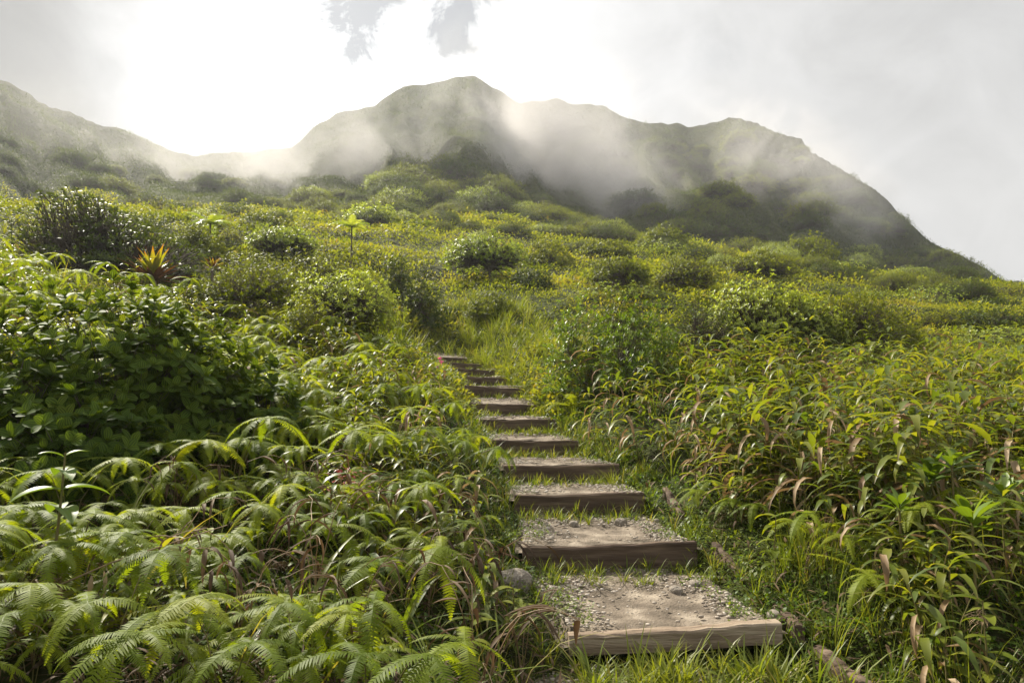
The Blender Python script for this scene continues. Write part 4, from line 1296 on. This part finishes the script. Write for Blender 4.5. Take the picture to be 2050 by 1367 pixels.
for X, D, L, W, n, lab in [(255, 3.0, 0.75, 0.035, 5, "strap leaved plant with long bluish blades rising from the ferns"),
                           (30, 2.7, 0.6, 0.05, 6, "broad dark strap leaves at the bottom edge of the photo"),
                           (600, 3.1, 0.75, 0.022, 8, "arching long green blades in front of the yellowish fern stalks"),
                           (800, 3.4, 0.6, 0.025, 10, "low strap leaved grass near the gravel at the bottom of the photo"),
                           (890, 4.9, 0.6, 0.03, 12, "lush strap leaved clump hanging over the path edge near the third step"),
                           (870, 4.2, 0.45, 0.02, 12, "grassy strap leaf clump beside the half sunk grey stone"),
                           (1560, 3.9, 0.5, 0.012, 20, "thin bladed grass clump behind the end of the lowest step")]:
    p = P(X, 1100, D)
    fo = make_strap(n, L, W)
    o = place("strap_plant", fo.mesh("strap_plant", M['cane' if n > 6 else 'grass']), (p[0], D, G(p[0], D) - 0.02), X, 1, lab, "plant", "strap leaved plants")

# yellow green cane shoot lying over the ferns
st, fo, de = Geo(), Geo(), Geo()
A = P(60, 1195, 2.75); B = P(455, 1050, 2.9)
pts = np.array([A, A * 0.6 + B * 0.4 + np.array([0, 0, 0.02]), B]) - A
tubes(st, pts, np.array([[0.004, 0.0035, 0.002]]), 5)
for f_, dd, L, W, dead in [(0.62, (-0.9, -0.2, -0.1), 0.17, 0.035, 0), (0.66, (0.5, -0.3, 0.75), 0.16, 0.032, 0), (0.70, (0.7, -0.4, -0.35), 0.2, 0.028, 0),
                           (0.3, (0.1, -0.3, -0.9), 0.14, 0.02, 1), (0.15, (0.0, -0.2, -0.9), 0.12, 0.022, 1), (0.36, (0.4, -0.3, -0.8), 0.12, 0.016, 1)]:
    q = pts[0] * (1 - f_) + pts[2] * f_
    leaves(de if dead else fo, q[None], np.array([dd], float), (0, 0, 1), L, W, 1.1, 6, 'lance', 0.15, rnd=0.98)
place("cane_shoot", as_parts([("stem", st, M['cane_dead']), ("foliage", fo, M['grass' if False else 'cane']), ("dead_foliage", de, M['cane_dead'])]), tuple(A), 0, 1,
      "fallen cane shoot with three yellow green leaves lying over the ferns", "cane grass")

# pink orchid
st, fl = Geo(), Geo()
p = P(880, 745, 12.1); zt = P(880, 718, 12.1)[2]; z = min(G(p[0], 12.1), zt - 0.3)
tubes(st, np.array([[0, 0, 0], [0.02, 0, (zt - z) * 0.5], [0, 0, zt - z]]), np.array([[0.006, 0.005, 0.003]]), 5)
c0 = np.array([[0, 0, zt - z], [0.03, -0.02, zt - z - 0.05], [-0.02, -0.02, zt - z - 0.13]])
rosettes(fl, c0, np.array([[0, -1, 0.3], [0.3, -1, 0.2], [-0.3, -1, 0]]), 6, 0.05, 0.028, 1.3, 0.4, 'ovate', 3)
place("orchid", as_parts([("stem", st, M['stem']), ("flower", fl, M['pink'])]), (p[0], 12.1, z), 0, 1, "small pink orchid flowering beside the topmost steps", "orchid")

# dry seed plumes
for X, Y, D, s, lab in [(1640, 800 - 125, 12.2, 1.0, "dry whitish seed plume above the canes beside the big sunlit shrub"), (1955, 1235, 3.6, 0.5, "grey cobwebby dry plume low in the thin grass at the bottom corner")]:
    p = P(X, Y, D); z = G(p[0], D); h = max(0.2, p[2] - z)
    st, fo = Geo(), Geo()
    tubes(st, np.array([[0, 0, -0.05], [0.01, 0, h * 0.5], [0.03, 0, h]]), np.array([[0.004, 0.003, 0.002]]), 4)
    n = 46; q = np.tile([0.03, 0, h], (n, 1)) + rng.normal(0, 0.03 * s, (n, 3))
    leaves(fo, q, rand_dir(n, -0.2, 0.8) * np.array([1.6, 0.8, 0.6]), (0, 0, 1), 0.2 * s * rng.uniform(0.5, 1.1, n), 0.006 * s, rng.uniform(0.5, 1.6, n), 5, 'blade', 0, 2)
    place("seed_plume", as_parts([("stem", st, M['plume']), ("plume", fo, M['plume'])]), (p[0], D, z), 0, 1, lab, "grass plume")

# red leaved sprig
st, fo = Geo(), Geo()
p = P(690, 960, 4.4); z = G(p[0], 4.4); h = max(0.25, p[2] - z)
tubes(st, np.array([[0, 0, -0.05], [0.02, 0, h * 0.5], [0.0, 0, h]]), np.array([[0.005, 0.004, 0.002]]), 4)
n = 60
leaves(fo, np.tile([0, 0, h], (n, 1)) + rng.normal(0, 0.05, (n, 3)), rand_dir(n, -0.2, 1), (0, 0, 1), 0.04, 0.02, 0.5, 2, 'ovate', 0.1)
M['red'] = leaf_mat("red_leaf", [(0.16, 0.03, 0.03), (0.28, 0.06, 0.06)], 0.3, 0.5, tmul=(1, 1, 1))
place("red_sprig", as_parts([("stem", st, M['bark']), ("foliage", fo, M['red'])]), (p[0], 4.4, z), 0, 1, "sprig of small reddish leaves among the shaded ferns", "plant")

# domed shrubs along the foot and flanks of the mountain
dome = []
for k in range(6):
    mt = ['mid', 'lime', 'mid', 'scrub', 'mid', 'scrub'][k]
    dome.append(as_one(make_tree(1.0, 1.25, clusters=700, leafL=0.17, leafW=0.09, n=6, cols=2, mat=mt, base_frac=0.25, thick=0.04, trunks=2, nseg=1, flat=0.35, inner=0.2, up_bias=0.8, limbs=6)))


def band(n, X0, X1, yfun, s0, s1, lab, gap):
    got = []
    tries = 0
    while len(got) < n and tries < n * 30:
        tries += 1
        X = random.uniform(X0, X1); Y = yfun(X)
        if Y is None: continue
        x, y, z = hit(X, Y)
        s = random.uniform(s0, s1) * min(1.3, max(0.3, y / 78.0))
        if any((x - a) ** 2 + (y - b) ** 2 < (gap * s) ** 2 for a, b in got): continue
        got.append((x, y))
        place("domed_shrub", dome[random.randrange(6) if gap < 1.3 else random.choice([3, 5, 0])], (x, y, z - 0.15 * s), random.uniform(0, 6.28), (s * random.uniform(.9, 1.25), s * random.uniform(.9, 1.25), s * random.uniform(0.85, 1.2)), lab, "shrub", "domed shrubs on the mountain")


U = random.uniform
band(46, 480, 1130, lambda X: U(390, 452) if X < 800 else U(395, 470) + (X - 1000) * 0.05, 1.0, 1.8, "domed green shrub in the belt where the open slope meets the mountain", 1.0)
band(26, 770, 1010, lambda X: U(338, 405) + abs(X - 880) * 0.25, 1.6, 2.4, "domed shrub on the green knoll before the misty main peak", 1.0)
band(52, 1080, 1950, lambda X: np.interp(X, [1080, 1300, 1600, 1900], [470, 490, 525, 575]) + U(-32, 30), 1.2, 2.2, "domed shrub in the band under the mist at the mountain foot", 1.0)
band(46, 1180, 1800, lambda X: U(np.interp(X, [1180, 1475, 1620, 1800], [260, 285, 330, 440]), 470), 1.3, 2.6, "scrubby shrub on the steep misty mountain flank", 1.6)
band(14, 1590, 2000, lambda X: np.interp(X, [a for a, _ in SKY], [b for _, b in SKY]) + U(26, 70), 0.9, 1.5, "shrub on the steep outer ridge line of the mountain", 1.0)
band(30, -60, 560, lambda X: U(np.interp(X, [0, 300, 560], [260, 330, 340]), 425), 1.0, 1.8, "faint shrub on the hazy far valley side", 1.5)

# drifting mist
mist(tuple(P(1080, 278, 112)), (32, 14, 20), (0, R(28), 0), 0.15, 1, "bright wisp of mist drifting across the middle of the mountain")
mist(tuple(P(660, 300, 120)), (28, 14, 16), (0, R(-12), 0), 0.10, 2, "thin veil of mist before the dark cliff of the main peak")
mist(tuple(P(1550, 312, 112)), (26, 10, 11), (0, R(28), 0), 0.10, 3, "slanting wisp of mist on the outer flank of the mountain")
mist(tuple(P(470, 330, 150)), (46, 20, 14), (0, R(0), 0), 0.075, 4, "bank of glowing mist filling the saddle under the sun")
mist(tuple(P(930, 210, 150)), (22, 12, 9), (0, R(15), 0), 0.04, 5, "mist streaming over the rounded top of the main peak")

mist(tuple(P(1240, 395, 100)), (17, 9, 8), (0, R(30), 0), 0.075, 7, "low trailing end of the mist above the foot of the mountain")
mist(tuple(P(1700, 400, 98)), (14, 8, 7), (0, R(35), 0), 0.07, 9, "faint shred of mist near the outer ridge of the mountain")
# brown stalks, broad leaved weeds and loose blades between the ferns
stalk_v = []
for k in range(4):
    st, de = Geo(), Geo()
    for q in range(5):
        a = rng.uniform(0, 6.28); l = rng.uniform(0.3, 0.6)
        top = np.array([math.cos(a) * 0.35 * l, math.sin(a) * 0.35 * l, l])
        e_ = top + np.array([math.cos(a) * 0.16, math.sin(a) * 0.16, -0.06 * l]); t_ = np.linspace(0, 1, 9)[:, None]
        cr_ = np.array([[0, 0, -0.05], top * [0.1, 0.1, 0.8], top * [0.7, 0.7, 1.15], e_])
        pts = cr_[0] * (1 - t_) ** 3 + 3 * cr_[1] * t_ * (1 - t_) ** 2 + 3 * cr_[2] * t_ ** 2 * (1 - t_) + cr_[3] * t_ ** 3 + rng.normal(0, 0.006, (9, 3))
        tubes(st, pts, np.array([np.linspace(0.003, 0.0012, 9)]), 4)
        n = 6; f_ = rng.random(n)
        d = rand_dir(n, -0.6, 0.2)
        leaves(de, pts[rng.integers(2, 9, n)], d, (0, 0, 1), rng.uniform(0.08, 0.2, n), rng.uniform(0.008, 0.022, n), rng.uniform(0.5, 1.8, n), 5, 'lance', 0.35)
    stalk_v.append(as_parts([("stem", st, M['cane_dead']), ("dead_foliage", de, M['fern_dead'])]))
for x, y in spots(11, 2.6, 5.0, -0.7, 0.02, lambda y: 0.3, lambda x, y: clear(x, y) and x < path_x(y) - path_w(y) - 0.2):
    k = random.randrange(4)
    place("dead_stalk", stalk_v[k], (x, y, G(x, y)), random.uniform(0, 6.28), random.uniform(0.8, 1.25), "brown dead stalks with withered leaves among the green ferns", "dead plant", "dead stalks among the ferns")
weed_v = []
for k in range(4):
    st, fo = Geo(), Geo()
    h = rng.uniform(0.3, 0.5)
    tubes(st, np.array([[0, 0, -0.05], [0.01, 0.01, h * 0.5], [0.03, 0, h]]), np.array([[0.005, 0.004, 0.003]]), 5)
    n = 12; f_ = np.linspace(0.25, 1, n); a = np.arange(n) * 2.4
    d = np.stack([np.cos(a), np.sin(a), 0.35 + 0 * a], -1)
    leaves(fo, np.stack([0.03 * f_, 0 * f_, h * f_], -1), d, (0, 0, 1), rng.uniform(0.1, 0.17, n), rng.uniform(0.035, 0.055, n), rng.uniform(0.5, 1.3, n), 6, 'ovate', 0.15)
    weed_v.append(as_parts([("stem", st, M['stem']), ("foliage", fo, M['mid'])]))
for x, y in spots(26, 3.2, 6.5, -0.6, 0.95, lambda y: 0.35, lambda x, y: clear(x, y) and abs(x - path_x(y)) > path_w(y) + 0.3):
    k = random.randrange(4)
    place("broad_weed", weed_v[k], (x, y, G(x, y)), random.uniform(0, 6.28), random.uniform(0.75, 1.2), "small broad leaved weed standing among ferns and grass beside the steps" if x < 0.6 else "small broad leaved weed in the thin grass before the cane bank", "weed", "broad leaved weeds on the banks")

mist(tuple(P(1200, 330, 128)), (62, 13, 22), (0, R(12), 0), 0.012, 11, "broad faint veil of mist over the whole mountain face")
mist(tuple(P(120, 260, 120)), (32, 14, 16), (0, R(25), 0), 0.012, 12, "faint mist on the far valley side under the grey cloud")


#RENDER
c = scene.cycles
scene.render.engine = 'CYCLES'
c.max_bounces = 5; c.diffuse_bounces = 2; c.glossy_bounces = 1; c.transmission_bounces = 2; c.transparent_max_bounces = 4; c.volume_bounces = 1
c.use_denoising = True
try:
    c.denoiser = 'OPENIMAGEDENOISE'; c.denoising_input_passes = 'RGB_ALBEDO_NORMAL'
except Exception:
    pass
c.use_adaptive_sampling = False
c.sample_clamp_indirect = 4.0
c.caustics_reflective = False; c.caustics_refractive = False
c.volume_step_rate = 4.0; c.volume_max_steps = 64
scene.view_settings.view_transform = 'Standard'; scene.view_settings.look = 'None'
scene.view_settings.exposure = 1.12; scene.view_settings.gamma = 1.0
